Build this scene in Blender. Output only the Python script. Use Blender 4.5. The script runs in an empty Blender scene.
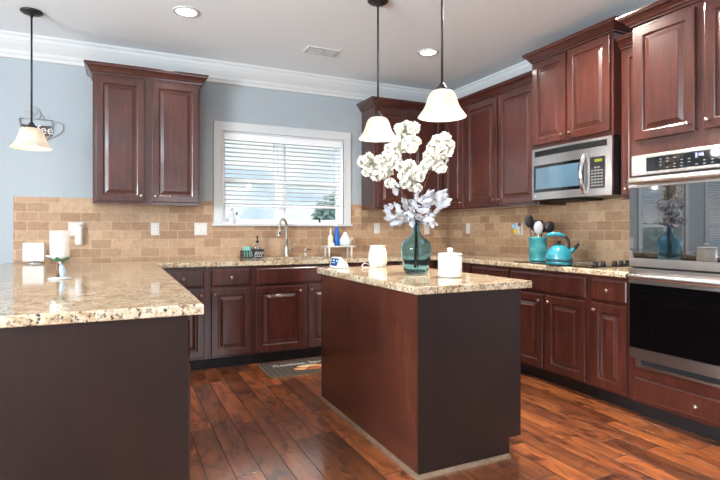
import bpy, bmesh, math, random
from mathutils import Vector, Matrix
random.seed(7)
SC = bpy.context.scene
COL = SC.collection
PI = math.pi

# ------------------------------------------------------------------ camera
cam = bpy.data.cameras.new('camera')
cam.sensor_width = 36.0
cam.lens = 509.65 / 720 * 36
cam.shift_y = -0.01357
cam.clip_start = 0.02
cam_o = bpy.data.objects.new('camera', cam)
COL.objects.link(cam_o)
cam_o.location = (-3.582, -5.023, 1.181)
cam_o.rotation_euler = (PI/2, 0, math.radians(-25.394))
SC.camera = cam_o

# ------------------------------------------------------------------ exposure, sky, daylight
SC.view_settings.view_transform = 'Standard'
SC.view_settings.look = 'None'
SC.view_settings.gamma = 1.0
SC.view_settings.use_curve_mapping = False
SC.view_settings.exposure = 0.06
try:
    SC.cycles.use_denoising = True
    SC.cycles.max_bounces = 10
    SC.cycles.diffuse_bounces = 5
    SC.cycles.glossy_bounces = 5
    SC.cycles.transmission_bounces = 10
    SC.cycles.sample_clamp_indirect = 6.0
    SC.cycles.caustics_reflective = False
    SC.cycles.caustics_refractive = False
except Exception:
    pass

world = bpy.data.worlds.new('sky')
SC.world = world
world.use_nodes = True
wn, wl = world.node_tree.nodes, world.node_tree.links
wn.clear()
w_out = wn.new('ShaderNodeOutputWorld')
w_bg = wn.new('ShaderNodeBackground')
w_tc = wn.new('ShaderNodeTexCoord')
w_noise = wn.new('ShaderNodeTexNoise')
w_noise.inputs['Scale'].default_value = 5.0
w_noise.inputs['Detail'].default_value = 5.0
w_map = wn.new('ShaderNodeMapping')
w_map.inputs['Scale'].default_value = (1, 1, 3.0)
w_ramp = wn.new('ShaderNodeValToRGB')
w_ramp.color_ramp.elements[0].position = 0.40
w_ramp.color_ramp.elements[0].color = (0.52, 0.70, 0.88, 1)
w_ramp.color_ramp.elements[1].position = 0.60
w_ramp.color_ramp.elements[1].color = (1.0, 1.04, 1.08, 1)
wl.new(w_tc.outputs['Generated'], w_map.inputs['Vector'])
wl.new(w_map.outputs[0], w_noise.inputs['Vector'])
wl.new(w_noise.outputs[0], w_ramp.inputs[0])
wl.new(w_ramp.outputs[0], w_bg.inputs['Color'])
w_bg.inputs['Strength'].default_value = 1.2
wl.new(w_bg.outputs[0], w_out.inputs['Surface'])

def area_light(name, loc, rot, sx, sy, power, color):
    l = bpy.data.lights.new(name, 'AREA')
    l.shape = 'RECTANGLE'; l.size = sx; l.size_y = sy
    l.energy = power; l.color = color
    o = bpy.data.objects.new(name, l); COL.objects.link(o)
    o.location = loc; o.rotation_euler = rot
    return o
DAY = (0.82, 0.92, 1.0)
# lamps added as daylight at unseen windows, tilted up to brighten the ceiling
UP = math.radians(20)
area_light('added_daylight_front', (-1.75, -8.22, 1.45), (PI/2+math.radians(48), 0, 0), 2.3, 2.0, 45, DAY)
area_light('added_daylight_patio', (-5.6, -8.22, 1.25), (PI/2+math.radians(48), 0, 0), 2.5, 2.2, 40, DAY)
area_light('daylight_side_window', (-8.12, -5.2, 1.45), (PI/2+math.radians(46), 0, -PI/2), 2.6, 1.9, 980, DAY)
area_light('daylight_breakfast_window', (-8.12, -1.7, 1.45), (PI/2+UP, 0, -PI/2), 1.7, 1.7, 20, DAY)

CAN_POWER = 6
CAN_COLOR = (1.0, 0.92, 0.82)
PENDANT_POWER = 2.5
SHADE_POWER = 2.0

# ------------------------------------------------------------------ mesh helpers
def new_bm():
    return bmesh.new()

def box(bm, x0, x1, y0, y1, z0, z1, mi=0):
    v = [bm.verts.new((x, y, z)) for z in (z0, z1) for y in (y0, y1) for x in (x0, x1)]
    fs = [(0, 2, 3, 1), (4, 5, 7, 6), (0, 1, 5, 4), (2, 6, 7, 3), (0, 4, 6, 2), (1, 3, 7, 5)]
    out = []
    for f in fs:
        F = bm.faces.new([v[i] for i in f]); F.material_index = mi; out.append(F)
    return out

def bbox(bm, x0, x1, y0, y1, z0, z1, b=0.004, seg=2, mi=0):
    """box with rounded edges"""
    fs = box(bm, x0, x1, y0, y1, z0, z1, mi)
    es = list({e for f in fs for e in f.edges})
    b = min(b, .49*min(abs(x1-x0), abs(y1-y0), abs(z1-z0)))
    bmesh.ops.bevel(bm, geom=es, offset=b, segments=seg, affect='EDGES', profile=0.5)

def lathe(bm, prof, n=40, cx=0, cy=0, mi=0, sq=0.0):
    """revolve [(r,z)...]; sq>0 makes the section a rounded square"""
    rings = []
    for r, z in prof:
        if r < 1e-6:
            rings.append([bm.verts.new((cx, cy, z))]); continue
        ring = []
        for i in range(n):
            a = 2*PI*i/n
            k = 1.0
            if sq > 0:
                k = 1 + sq*(1/max(abs(math.cos(a)), abs(math.sin(a))) - 1)
            ring.append(bm.verts.new((cx + r*k*math.cos(a), cy + r*k*math.sin(a), z)))
        rings.append(ring)
    for A, B in zip(rings, rings[1:]):
        for i in range(n):
            j = (i+1) % n
            if len(A) == 1 and len(B) == 1: continue
            if len(A) == 1: f = bm.faces.new((A[0], B[j], B[i]))
            elif len(B) == 1: f = bm.faces.new((A[i], A[j], B[0]))
            else: f = bm.faces.new((A[i], A[j], B[j], B[i]))
            f.material_index = mi; f.smooth = True
    return rings

def tube(bm, pts, r, n=10, caps=True, mi=0, flat=1.0):
    """swept tube along pts; r number or list"""
    pts = [Vector(p) for p in pts]
    R = r if isinstance(r, (list, tuple)) else [r]*len(pts)
    rings = []
    up = None
    for i, p in enumerate(pts):
        d = (pts[min(i+1, len(pts)-1)] - pts[max(i-1, 0)]).normalized()
        if up is None:
            up = Vector((0, 0, 1)) if abs(d.z) < .9 else Vector((0, 1, 0))
        s = d.cross(up)
        if s.length < 1e-5: s = d.cross(Vector((1, 0, 0)))
        s.normalize(); up = s.cross(d).normalized()
        rings.append([bm.verts.new(p + (s*math.cos(2*PI*k/n) + up*math.sin(2*PI*k/n)*flat)*R[i]) for k in range(n)])
    for A, B in zip(rings, rings[1:]):
        for k in range(n):
            j = (k+1) % n
            f = bm.faces.new((A[k], A[j], B[j], B[k])); f.smooth = True; f.material_index = mi
    if caps:
        f = bm.faces.new(rings[0][::-1]); f.material_index = mi
        f = bm.faces.new(rings[-1]); f.material_index = mi
    return rings

def sphere(bm, c, r, sx=1, sy=1, sz=1, u=16, v=10, mi=0):
    m = Matrix.Translation(c) @ Matrix.Diagonal((sx, sy, sz, 1))
    g = bmesh.ops.create_uvsphere(bm, u_segments=u, v_segments=v, radius=r, matrix=m)
    for vv in g['verts']:
        for f in vv.link_faces: f.smooth = True; f.material_index = mi

def disc_y(bm, cx, y0, y1, cz, r, n=24, mi=0):
    tube(bm, [(cx, y0, cz), (cx, y1, cz)], r, n=n, mi=mi)

def rings_rect(bm, levels, close=True, mi=0):
    """front-facing (-y) stack of rectangles: levels = [(x0,x1,z0,z1,y)...] back to front"""
    rs = []
    for x0, x1, z0, z1, y in levels:
        rs.append([bm.verts.new(p) for p in ((x0, y, z0), (x1, y, z0), (x1, y, z1), (x0, y, z1))])
    f = bm.faces.new(rs[0][::-1]); f.material_index = mi
    for A, B in zip(rs, rs[1:]):
        for i in range(4):
            j = (i+1) % 4
            f = bm.faces.new((A[i], A[j], B[j], B[i])); f.material_index = mi
    f = bm.faces.new(rs[-1]); f.material_index = mi

def sweep(bm, prof, path, closed=False, mi=0, side=1):
    """mitred moulding: prof=[(out,z)...] closed section, path=[(x,y)...]; outwards is to the right of travel (side=1)"""
    n = len(path)
    secs = []
    for i, p in enumerate(path):
        P = Vector(p)
        d0 = (P - Vector(path[i-1])).normalized() if (i > 0 or closed) else None
        d1 = (Vector(path[(i+1) % n]) - P).normalized() if (i < n-1 or closed) else None
        if d0 is None: d0 = d1
        if d1 is None: d1 = d0
        n0 = Vector((d0.y, -d0.x))*side; n1 = Vector((d1.y, -d1.x))*side
        m = (n0+n1); m /= max(1e-6, m.dot(n0))
        secs.append([bm.verts.new((P.x+m.x*o, P.y+m.y*o, z)) for o, z in prof])
    k = len(prof)
    rng = range(n if closed else n-1)
    for i in rng:
        A, B = secs[i], secs[(i+1) % n]
        for a in range(k):
            b = (a+1) % k
            f = bm.faces.new((A[a], A[b], B[b], B[a])); f.material_index = mi
    if not closed:
        for s in (secs[0], secs[-1]):
            try:
                f = bm.faces.new(s); f.material_index = mi
            except ValueError: pass

def cells(bm, xs, ys, filled, z0, z1, bevel=0.0, mi=0):
    """solid slab over the filled cells of a grid, one manifold"""
    top, bot = {}, {}
    def V(d, i, j, z):
        if (i, j) not in d: d[(i, j)] = bm.verts.new((xs[i], ys[j], z))
        return d[(i, j)]
    F = {(i, j) for i in range(len(xs)-1) for j in range(len(ys)-1) if filled(.5*(xs[i]+xs[i+1]), .5*(ys[j]+ys[j+1]))}
    rim = []
    for i, j in F:
        q = ((i, j), (i+1, j), (i+1, j+1), (i, j+1))
        bm.faces.new([V(top, a, b, z1) for a, b in q])
        bm.faces.new([V(bot, a, b, z0) for a, b in q[::-1]])
        for (a, b), nb in (((q[0], q[1]), (i, j-1)), ((q[1], q[2]), (i+1, j)), ((q[2], q[3]), (i, j+1)), ((q[3], q[0]), (i-1, j))):
            if nb not in F:
                f = bm.faces.new((V(top, *b, z1), V(top, *a, z1), V(bot, *a, z0), V(bot, *b, z0)))
                rim.append(f)
    if bevel:
        es = [e for f in rim for e in f.edges if len({round(v.co.z, 5) for v in e.verts}) == 1]
        bmesh.ops.bevel(bm, geom=list(set(es)), offset=bevel, segments=3, affect='EDGES', profile=0.5)
    for f in bm.faces: f.material_index = mi

def xform(bm, m, verts=None):
    bmesh.ops.transform(bm, matrix=m, verts=verts or bm.verts)

def build(name, bm, mats, parent=None, loc=None, recalc=True, smooth=None):
    if recalc: bmesh.ops.recalc_face_normals(bm, faces=bm.faces)
    me = bpy.data.meshes.new(name)
    bm.to_mesh(me); bm.free()
    if smooth is not None:
        for p in me.polygons: p.use_smooth = smooth
    for m in (mats if isinstance(mats, (list, tuple)) else [mats]): me.materials.append(m)
    o = bpy.data.objects.new(name, me); COL.objects.link(o)
    if parent is not None: o.parent = parent
    if loc is not None: o.location = loc
    return o

def tag(o, label, cat, group=None):
    o['label'] = label; o['category'] = cat
    if group: o['group'] = group
    return o

def thing(name, label, cat, loc=(0, 0, 0), rz=0.0, group=None):
    o = bpy.data.objects.new(name, None); COL.objects.link(o)
    o.empty_display_size = .05
    o.location = loc; o.rotation_euler = (0, 0, rz)
    return tag(o, label, cat, group)

def struct(name, bm, mats, parent=None, loc=None):
    o = build(name, bm, mats, parent, loc)
    if parent is None: o['kind'] = 'structure'
    return o

def text_mesh(name, body, size, mat, parent, m, extrude=0.0006, align='CENTER'):
    cu = bpy.data.curves.new(name, 'FONT')
    cu.body = body; cu.size = size; cu.extrude = extrude; cu.align_x = align; cu.align_y = 'CENTER'
    tmp = bpy.data.objects.new(name+'_outline', cu); COL.objects.link(tmp)
    dg = bpy.context.evaluated_depsgraph_get()
    me = bpy.data.meshes.new_from_object(tmp.evaluated_get(dg))
    bpy.data.objects.remove(tmp); bpy.data.curves.remove(cu)
    me.transform(m); me.materials.clear(); me.materials.append(mat); me.name = name
    o = bpy.data.objects.new(name, me); COL.objects.link(o); o.parent = parent
    return o

# ------------------------------------------------------------------ materials
def srgb(r, g, b):
    f = lambda c: (c/255/12.92) if c/255 <= .04045 else ((c/255+.055)/1.055)**2.4
    return (f(r), f(g), f(b), 1)

def mat(name, col, rough=.5, metal=0.0, spec=.5, coat=0.0, emis=None, estr=0.0, trans=0.0, ior=1.45):
    m = bpy.data.materials.new(name); m.use_nodes = True
    b = m.node_tree.nodes['Principled BSDF']
    b.inputs['Base Color'].default_value = col
    b.inputs['Roughness'].default_value = rough
    b.inputs['Metallic'].default_value = metal
    b.inputs['Specular IOR Level'].default_value = spec
    b.inputs['Coat Weight'].default_value = coat
    b.inputs['Coat Roughness'].default_value = .08
    b.inputs['Transmission Weight'].default_value = trans
    b.inputs['IOR'].default_value = ior
    if emis:
        b.inputs['Emission Color'].default_value = emis
        b.inputs['Emission Strength'].default_value = estr
    return m

def N(m, t): return m.node_tree.nodes.new(t)
def L(m, a, b): m.node_tree.links.new(a, b)
def BS(m): return m.node_tree.nodes['Principled BSDF']

def ramp(m, fac, stops, interp='LINEAR'):
    r = N(m, 'ShaderNodeValToRGB')
    r.color_ramp.interpolation = interp
    e = r.color_ramp.elements
    while len(e) < len(stops): e.new(.5)
    for k, (p, c) in zip(e, stops): k.position = p; k.color = c
    L(m, fac, r.inputs[0])
    return r.outputs[0]

def coords(m, scale=(1, 1, 1), rot=(0, 0, 0), out='Object'):
    tc = N(m, 'ShaderNodeTexCoord'); mp = N(m, 'ShaderNodeMapping')
    mp.inputs['Scale'].default_value = scale; mp.inputs['Rotation'].default_value = rot
    L(m, tc.outputs[out], mp.inputs['Vector'])
    return mp.outputs[0]

def noise(m, vec, scale, detail=3.0, rough=.5, dist=0.0):
    n = N(m, 'ShaderNodeTexNoise')
    n.inputs['Scale'].default_value = scale; n.inputs['Detail'].default_value = detail
    n.inputs['Roughness'].default_value = rough; n.inputs['Distortion'].default_value = dist
    L(m, vec, n.inputs['Vector'])
    return n.outputs[0]

def mixc(m, fac, a, b, mode='MIX'):
    x = N(m, 'ShaderNodeMix'); x.data_type = 'RGBA'; x.blend_type = mode
    for sock, val in ((x.inputs[0], fac), (x.inputs[6], a), (x.inputs[7], b)):
        if hasattr(val, 'is_linked') or isinstance(val, bpy.types.NodeSocket): L(m, val, sock)
        else: sock.default_value = val
    return x.outputs[2]

def bump(m, h, strength=.2, dist=.002):
    b = N(m, 'ShaderNodeBump')
    b.inputs['Strength'].default_value = strength; b.inputs['Distance'].default_value = dist
    L(m, h, b.inputs['Height']); L(m, b.outputs[0], BS(m).inputs['Normal'])

def wood(name, dark, lite, rough=.32, coat=.25, grain=(9, 9, .8), bumpy=.05, wavy=0.0):
    m = mat(name, lite, rough, coat=coat)
    v = coords(m, grain)
    n1 = noise(m, v, 4.0, 6, .62, .6)
    big = noise(m, coords(m, (1, 1, .6)), 3.2, 3, .5)
    c1 = ramp(m, n1, [(.3, dark), (.72, lite)])
    c2 = ramp(m, big, [(.35, (.72, .72, .72, 1)), (.7, (1.12, 1.12, 1.12, 1))])
    L(m, mixc(m, 1.0, c1, c2, 'MULTIPLY'), BS(m).inputs['Base Color'])
    if wavy:
        bump(m, noise(m, coords(m, (1, 1, 1)), 4.5, 1.5, .4), wavy, .02)
    elif bumpy:
        bump(m, n1, bumpy, .002)
    return m

M = {}
M['cherry'] = wood('cherry_cabinet_wood', srgb(58, 27, 21), srgb(88, 43, 33), .28, .7)
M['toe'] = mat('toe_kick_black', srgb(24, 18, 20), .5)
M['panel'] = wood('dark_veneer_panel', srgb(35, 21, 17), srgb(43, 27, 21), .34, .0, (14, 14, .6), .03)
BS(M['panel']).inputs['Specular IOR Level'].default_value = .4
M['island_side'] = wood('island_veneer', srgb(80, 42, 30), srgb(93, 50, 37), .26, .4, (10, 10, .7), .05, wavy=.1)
M['quarter'] = wood('quarter_round_wood', srgb(120, 96, 78), srgb(150, 124, 100), .4, .1)
M['white'] = mat('white_gloss_paint', srgb(206, 207, 206), .4)
M['ceiling'] = mat('ceiling_paint', srgb(236, 243, 247), .9)
M['vinyl'] = mat('white_vinyl', srgb(240, 240, 240), .3)
M['slat'] = mat('white_blind_slat', srgb(242, 243, 244), .45)
M['plate'] = mat('white_plastic_plate', srgb(214, 208, 198), .35)
M['plastic'] = mat('white_plastic', srgb(220, 217, 212), .3)
M['ceramic'] = mat('white_ceramic', srgb(214, 214, 213), .15, coat=.4)
M['nickel'] = mat('brushed_nickel', srgb(205, 200, 190), .28, 1.0)
M['knob'] = mat('satin_bronze_nickel', srgb(168, 152, 138), .3, 1.0)
M['steel'] = mat('stainless_steel', srgb(208, 202, 198), .27, 1.0)
M['chrome'] = mat('chrome', srgb(225, 225, 225), .12, 1.0)
M['bronze'] = mat('dark_bronze', srgb(52, 50, 50), .4, .6)
M['black'] = mat('black_plastic', srgb(22, 22, 24), .35)
M['blackglass'] = mat('black_glass', srgb(8, 8, 10), .04, coat=.5)
M['gap'] = mat('black_gap', srgb(10, 10, 11), .7)
M['sink'] = mat('sink_steel', srgb(180, 180, 178), .35, 1.0)
M['key'] = mat('grey_key', srgb(150, 150, 150), .4)
M['led_green'] = mat('green_display', srgb(90, 100, 20), .4, emis=srgb(150, 160, 30), estr=.5)
M['led_blue'] = mat('pale_blue_digits', srgb(190, 190, 255), .4, emis=srgb(190, 195, 255), estr=1.6)
M['cup_grey'] = mat('grey_metal_wire', srgb(160, 160, 162), .4, .7)

def mk_wallpaint():
    m = mat('pale_blue_wall_paint', srgb(164, 172, 176), .75)
    bump(m, noise(m, coords(m), 240, 2), .05, .001)
    return m
M['wall'] = mk_wallpaint()

def mk_tile(name, along_y):
    m = mat(name, srgb(190, 160, 120), .42)
    tc = N(m, 'ShaderNodeTexCoord'); sp = N(m, 'ShaderNodeSeparateXYZ'); cb = N(m, 'ShaderNodeCombineXYZ')
    L(m, tc.outputs['Object'], sp.inputs[0])
    L(m, sp.outputs[1 if along_y else 0], cb.inputs[0]); L(m, sp.outputs[2], cb.inputs[1])
    b = N(m, 'ShaderNodeTexBrick')
    L(m, cb.outputs[0], b.inputs['Vector'])
    b.inputs['Scale'].default_value = 1.0
    b.inputs['Brick Width'].default_value = .158
    b.inputs['Row Height'].default_value = .0785
    b.inputs['Mortar Size'].default_value = .0026
    b.inputs['Mortar Smooth'].default_value = .3
    b.inputs['Color1'].default_value = srgb(156, 122, 94)
    b.inputs['Color2'].default_value = srgb(192, 160, 128)
    b.inputs['Mortar'].default_value = srgb(190, 166, 140)
    b.inputs['Bias'].default_value = -.1
    n = noise(m, cb.outputs[0], 26, 5, .65, .4)
    c = ramp(m, n, [(.28, (.80, .76, .70, 1)), (.52, (1, 1, 1, 1)), (.75, (1.08, 1.06, 1.04, 1))])
    L(m, mixc(m, 1.0, b.outputs['Color'], c, 'MULTIPLY'), BS(m).inputs['Base Color'])
    h = N(m, 'ShaderNodeMath'); h.operation = 'MULTIPLY_ADD'
    L(m, b.outputs['Fac'], h.inputs[0]); h.inputs[1].default_value = -1.0
    L(m, n, h.inputs[2])
    bump(m, h.outputs[0], .35, .002)
    return m
M['tile_back'] = mk_tile('travertine_tile_back', False)
M['tile_right'] = mk_tile('travertine_tile_right', True)

def mk_granite():
    m = mat('cream_granite', srgb(220, 196, 160), .07)
    v = coords(m)
    n1 = noise(m, v, 16, 6, .7, .6)
    base = ramp(m, n1, [(.28, srgb(136, 102, 70)), (.42, srgb(184, 159, 126)), (.55, srgb(205, 188, 161)), (.72, srgb(220, 210, 193))])
    n2 = noise(m, v, 60, 4, .7)
    g = ramp(m, n2, [(.36, (.30, .23, .19, 1)), (.46, (1, 1, 1, 1))])
    c = mixc(m, 1.0, base, g, 'MULTIPLY')
    vo = N(m, 'ShaderNodeTexVoronoi'); vo.inputs['Scale'].default_value = 62.0
    nd = N(m, 'ShaderNodeTexNoise'); nd.inputs['Scale'].default_value = 70; nd.inputs['Detail'].default_value = 3; L(m, v, nd.inputs['Vector'])
    dv = N(m, 'ShaderNodeVectorMath'); dv.operation = 'MULTIPLY_ADD'; L(m, nd.outputs['Color'], dv.inputs[0]); dv.inputs[1].default_value = (.03, .03, .03); L(m, v, dv.inputs[2])
    L(m, dv.outputs[0], vo.inputs['Vector'])
    spk = ramp(m, vo.outputs['Distance'], [(.26, (1, 1, 1, 1)), (.40, (0, 0, 0, 1))])
    n3 = noise(m, v, 26, 4, .6)
    msk = ramp(m, n3, [(.40, (0, 0, 0, 1)), (.52, (1, 1, 1, 1))])
    fac = mixc(m, 1.0, spk, msk, 'MULTIPLY')
    c = mixc(m, fac, c, srgb(64, 56, 52))
    L(m, c, BS(m).inputs['Base Color'])
    return m
M['granite'] = mk_granite()

def mk_floor():
    m = mat('hand_scraped_hardwood', srgb(90, 48, 30), .3, coat=1.0)
    BS(m).inputs['Coat Roughness'].default_value = .16
    BS(m).inputs['Coat IOR'].default_value = 2.3
    tc = N(m, 'ShaderNodeTexCoord'); sp = N(m, 'ShaderNodeSeparateXYZ'); cb = N(m, 'ShaderNodeCombineXYZ')
    L(m, tc.outputs['Object'], sp.inputs[0])
    L(m, sp.outputs[1], cb.inputs[0]); L(m, sp.outputs[0], cb.inputs[1])
    b = N(m, 'ShaderNodeTexBrick')
    L(m, cb.outputs[0], b.inputs['Vector'])
    b.offset = .37; b.offset_frequency = 2; b.squash = .8; b.squash_frequency = 3
    b.inputs['Scale'].default_value = 1.0
    b.inputs['Brick Width'].default_value = .95
    b.inputs['Row Height'].default_value = .128
    b.inputs['Mortar Size'].default_value = .004
    b.inputs['Mortar Smooth'].default_value = .6
    b.inputs['Color1'].default_value = (0, 0, 0, 1)
    b.inputs['Color2'].default_value = (1, 1, 1, 1)
    b.inputs['Mortar'].default_value = (.5, .5, .5, 1)
    sx = N(m, 'ShaderNodeSeparateColor'); L(m, b.outputs['Color'], sx.inputs[0])
    ad = N(m, 'ShaderNodeVectorMath'); ad.operation = 'MULTIPLY_ADD'
    L(m, b.outputs['Color'], ad.inputs[0]); ad.inputs[1].default_value = (7, 7, 7)
    mp = N(m, 'ShaderNodeMapping'); mp.inputs['Scale'].default_value = (1.3, 7, 1)
    L(m, cb.outputs[0], mp.inputs['Vector']); L(m, mp.outputs[0], ad.inputs[2])
    n1 = noise(m, ad.outputs[0], 1.8, 5, .55, .8)
    n2 = noise(m, ad.outputs[0], .8, 3, .6, .5)
    c1 = ramp(m, n1, [(.24, srgb(88, 46, 28)), (.42, srgb(138, 78, 46)), (.6, srgb(165, 97, 54)), (.8, srgb(192, 122, 68))])
    tint = ramp(m, sx.outputs[0], [(0, (.50, .47, .48, 1)), (.5, (.92, .90, .90, 1)), (1, (1.45, 1.38, 1.25, 1))])
    c = mixc(m, 1.0, c1, tint, 'MULTIPLY')
    blot = ramp(m, n2, [(.32, (.6, .56, .56, 1)), (.5, (1, 1, 1, 1)), (.7, (1.2, 1.15, 1.05, 1))])
    c = mixc(m, 1.0, c, blot, 'MULTIPLY')
    kn = N(m, 'ShaderNodeMapping'); kn.inputs['Scale'].default_value = (1.0, .34, 1)
    L(m, ad.outputs[0], kn.inputs['Vector'])
    n3 = noise(m, kn.outputs[0], 3.4, 4, .6, 1.6)
    knot = ramp(m, n3, [(.36, (.28, .24, .27, 1)), (.50, (1, 1, 1, 1))])
    c = mixc(m, .9, c, knot, 'MULTIPLY')
    c = mixc(m, b.outputs['Fac'], c, srgb(58, 34, 24))
    L(m, c, BS(m).inputs['Base Color'])
    h = N(m, 'ShaderNodeMath'); h.operation = 'MULTIPLY_ADD'
    L(m, b.outputs['Fac'], h.inputs[0]); h.inputs[1].default_value = -1.6
    L(m, n1, h.inputs[2])
    bb = N(m, 'ShaderNodeBump'); bb.inputs['Strength'].default_value = .5; bb.inputs['Distance'].default_value = .004
    L(m, h.outputs[0], bb.inputs['Height']); L(m, bb.outputs[0], BS(m).inputs['Normal']); L(m, bb.outputs[0], BS(m).inputs['Coat Normal'])
    return m
M['floor'] = mk_floor()

def glass(name, col, rough=.0, ior=1.45):
    return mat(name, col, rough, trans=1.0, ior=ior)
def thin_glass(name, col=(1, 1, 1, 1), refl=.05):
    m = bpy.data.materials.new(name); m.use_nodes = True
    nt = m.node_tree; nt.nodes.clear()
    o = nt.nodes.new('ShaderNodeOutputMaterial'); mx = nt.nodes.new('ShaderNodeMixShader')
    t = nt.nodes.new('ShaderNodeBsdfTransparent'); g = nt.nodes.new('ShaderNodeBsdfGlossy')
    mx.inputs[0].default_value = refl
    t.inputs[0].default_value = col; g.inputs['Roughness'].default_value = .01
    nt.links.new(t.outputs[0], mx.inputs[1])
    nt.links.new(g.outputs[0], mx.inputs[2]); nt.links.new(mx.outputs[0], o.inputs[0])
    return m
M['pane'] = thin_glass('window_glass')
def frosted(name, col, clear):
    m = bpy.data.materials.new(name); m.use_nodes = True
    nt = m.node_tree; b = nt.nodes['Principled BSDF']
    b.inputs['Base Color'].default_value = col; b.inputs['Roughness'].default_value = .25
    t = nt.nodes.new('ShaderNodeBsdfTransparent'); mx = nt.nodes.new('ShaderNodeMixShader'); mx.inputs[0].default_value = clear
    nt.links.new(b.outputs[0], mx.inputs[1]); nt.links.new(t.outputs[0], mx.inputs[2])
    nt.links.new(mx.outputs[0], nt.nodes['Material Output'].inputs['Surface'])
    return m
M['candle_glass'] = frosted('frosted_candle_glass', srgb(240, 236, 232), .72)
M['soap_glass'] = thin_glass('clear_soap_glass', (.86, .88, .95, 1), .15)
M['teal_glass'] = glass('teal_glass', srgb(192, 235, 252), .0, 1.2)
M['shade'] = None
def mk_shade():
    m = bpy.data.materials.new('alabaster_glass'); m.use_nodes = True
    nt = m.node_tree; nt.nodes.clear()
    o = nt.nodes.new('ShaderNodeOutputMaterial'); a = nt.nodes.new('ShaderNodeAddShader')
    mx = nt.nodes.new('ShaderNodeMixShader'); mx.inputs[0].default_value = .6
    d = nt.nodes.new('ShaderNodeBsdfPrincipled'); d.inputs['Roughness'].default_value = .3
    t = nt.nodes.new('ShaderNodeBsdfTranslucent')
    tc = nt.nodes.new('ShaderNodeTexCoord'); n = nt.nodes.new('ShaderNodeTexNoise')
    n.inputs['Scale'].default_value = 9; n.inputs['Detail'].default_value = 4; n.inputs['Distortion'].default_value = 1.5
    r = nt.nodes.new('ShaderNodeValToRGB')
    r.color_ramp.elements[0].position = .35; r.color_ramp.elements[0].color = srgb(214, 207, 196)
    r.color_ramp.elements[1].position = .65; r.color_ramp.elements[1].color = srgb(232, 226, 216)
    nt.links.new(tc.outputs['Object'], n.inputs['Vector']); nt.links.new(n.outputs[0], r.inputs[0])
    nt.links.new(r.outputs[0], d.inputs['Base Color']); nt.links.new(r.outputs[0], t.inputs['Color'])
    e = nt.nodes.new('ShaderNodeEmission'); e.inputs['Strength'].default_value = .06
    nt.links.new(r.outputs[0], e.inputs['Color'])
    nt.links.new(d.outputs[0], mx.inputs[1]); nt.links.new(t.outputs[0], mx.inputs[2])
    nt.links.new(mx.outputs[0], a.inputs[0]); nt.links.new(e.outputs[0], a.inputs[1])
    nt.links.new(a.outputs[0], o.inputs[0])
    return m
M['shade'] = mk_shade()
M['bulb'] = mat('lit_bulb', (1, .95, .85, 1), .4, emis=(1, .90, .74, 1), estr=6.0)
M['can_lens'] = mat('lit_can_lens', (1, 1, 1, 1), .4, emis=(1, .97, .92, 1), estr=6.0)

# ------------------------------------------------------------------ room shell
CEIL = 2.785
XL, XR, YF, YB = -8.0, 0.0, -8.1, 0.0

bm = new_bm(); box(bm, XL-.3, XR+.3, YF-.3, YB+.3, -.1, 0); struct('floor', bm, M['floor'])
bm = new_bm(); box(bm, XL-.3, XR+.3, YF-.3, YB+.3, CEIL, CEIL+.1); struct('ceiling', bm, M['ceiling'])

def wall_x(name, y0, y1, holes, x0=XL-.15, x1=XR+.15):
    """wall along x between y0,y1 with rectangular holes (xa,xb,za,zb)"""
    bm = new_bm()
    xs = sorted({x0, x1} | {h[i] for h in holes for i in (0, 1)})
    zs = sorted({0.0, CEIL} | {h[i] for h in holes for i in (2, 3)})
    cells(bm, xs, zs, lambda x, z: not any(a < x < b and c < z < d for a, b, c, d in holes), 0, y1-y0)
    xform(bm, Matrix(((1, 0, 0, 0), (0, 0, -1, y1), (0, 1, 0, 0), (0, 0, 0, 1))))
    return struct(name, bm, M['wall'])
def wall_y(name, x0, x1, holes, ya=YF-.15, yb=YB+.15):
    bm = new_bm()
    ys = sorted({ya, yb} | {h[i] for h in holes for i in (0, 1)})
    zs = sorted({0.0, CEIL} | {h[i] for h in holes for i in (2, 3)})
    cells(bm, ys, zs, lambda y, z: not any(a < y < b and c < z < d for a, b, c, d in holes), 0, x1-x0)
    xform(bm, Matrix(((0, 0, 1, x0), (1, 0, 0, 0), (0, 1, 0, 0), (0, 0, 0, 1))))
    return struct(name, bm, M['wall'])

W1 = (-2.67, -1.40, 1.245, 2.145)          # kitchen window opening
W2 = (-5.75, -4.75, .35, 2.15)             # breakfast nook windows on the same wall
W3 = (-7.35, -6.35, .35, 2.15)
WF1 = (-2.9, -.6, .45, 2.45); WF2 = (-6.85, -4.35, .1, 2.4)
WL1 = (-6.5, -3.9, .5, 2.4); WL2 = (-2.55, -.85, .6, 2.3)
wall_x('wall_back', 0, .15, [W1, W2, W3])
wall_x('wall_front', YF-.15, YF, [WF1, WF2])
wall_y('wall_left', XL-.15, XL, [WL1, WL2], YF-.15, YB)
wall_y('wall_right', XR, XR+.15, [], YF-.15, YB)

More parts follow.
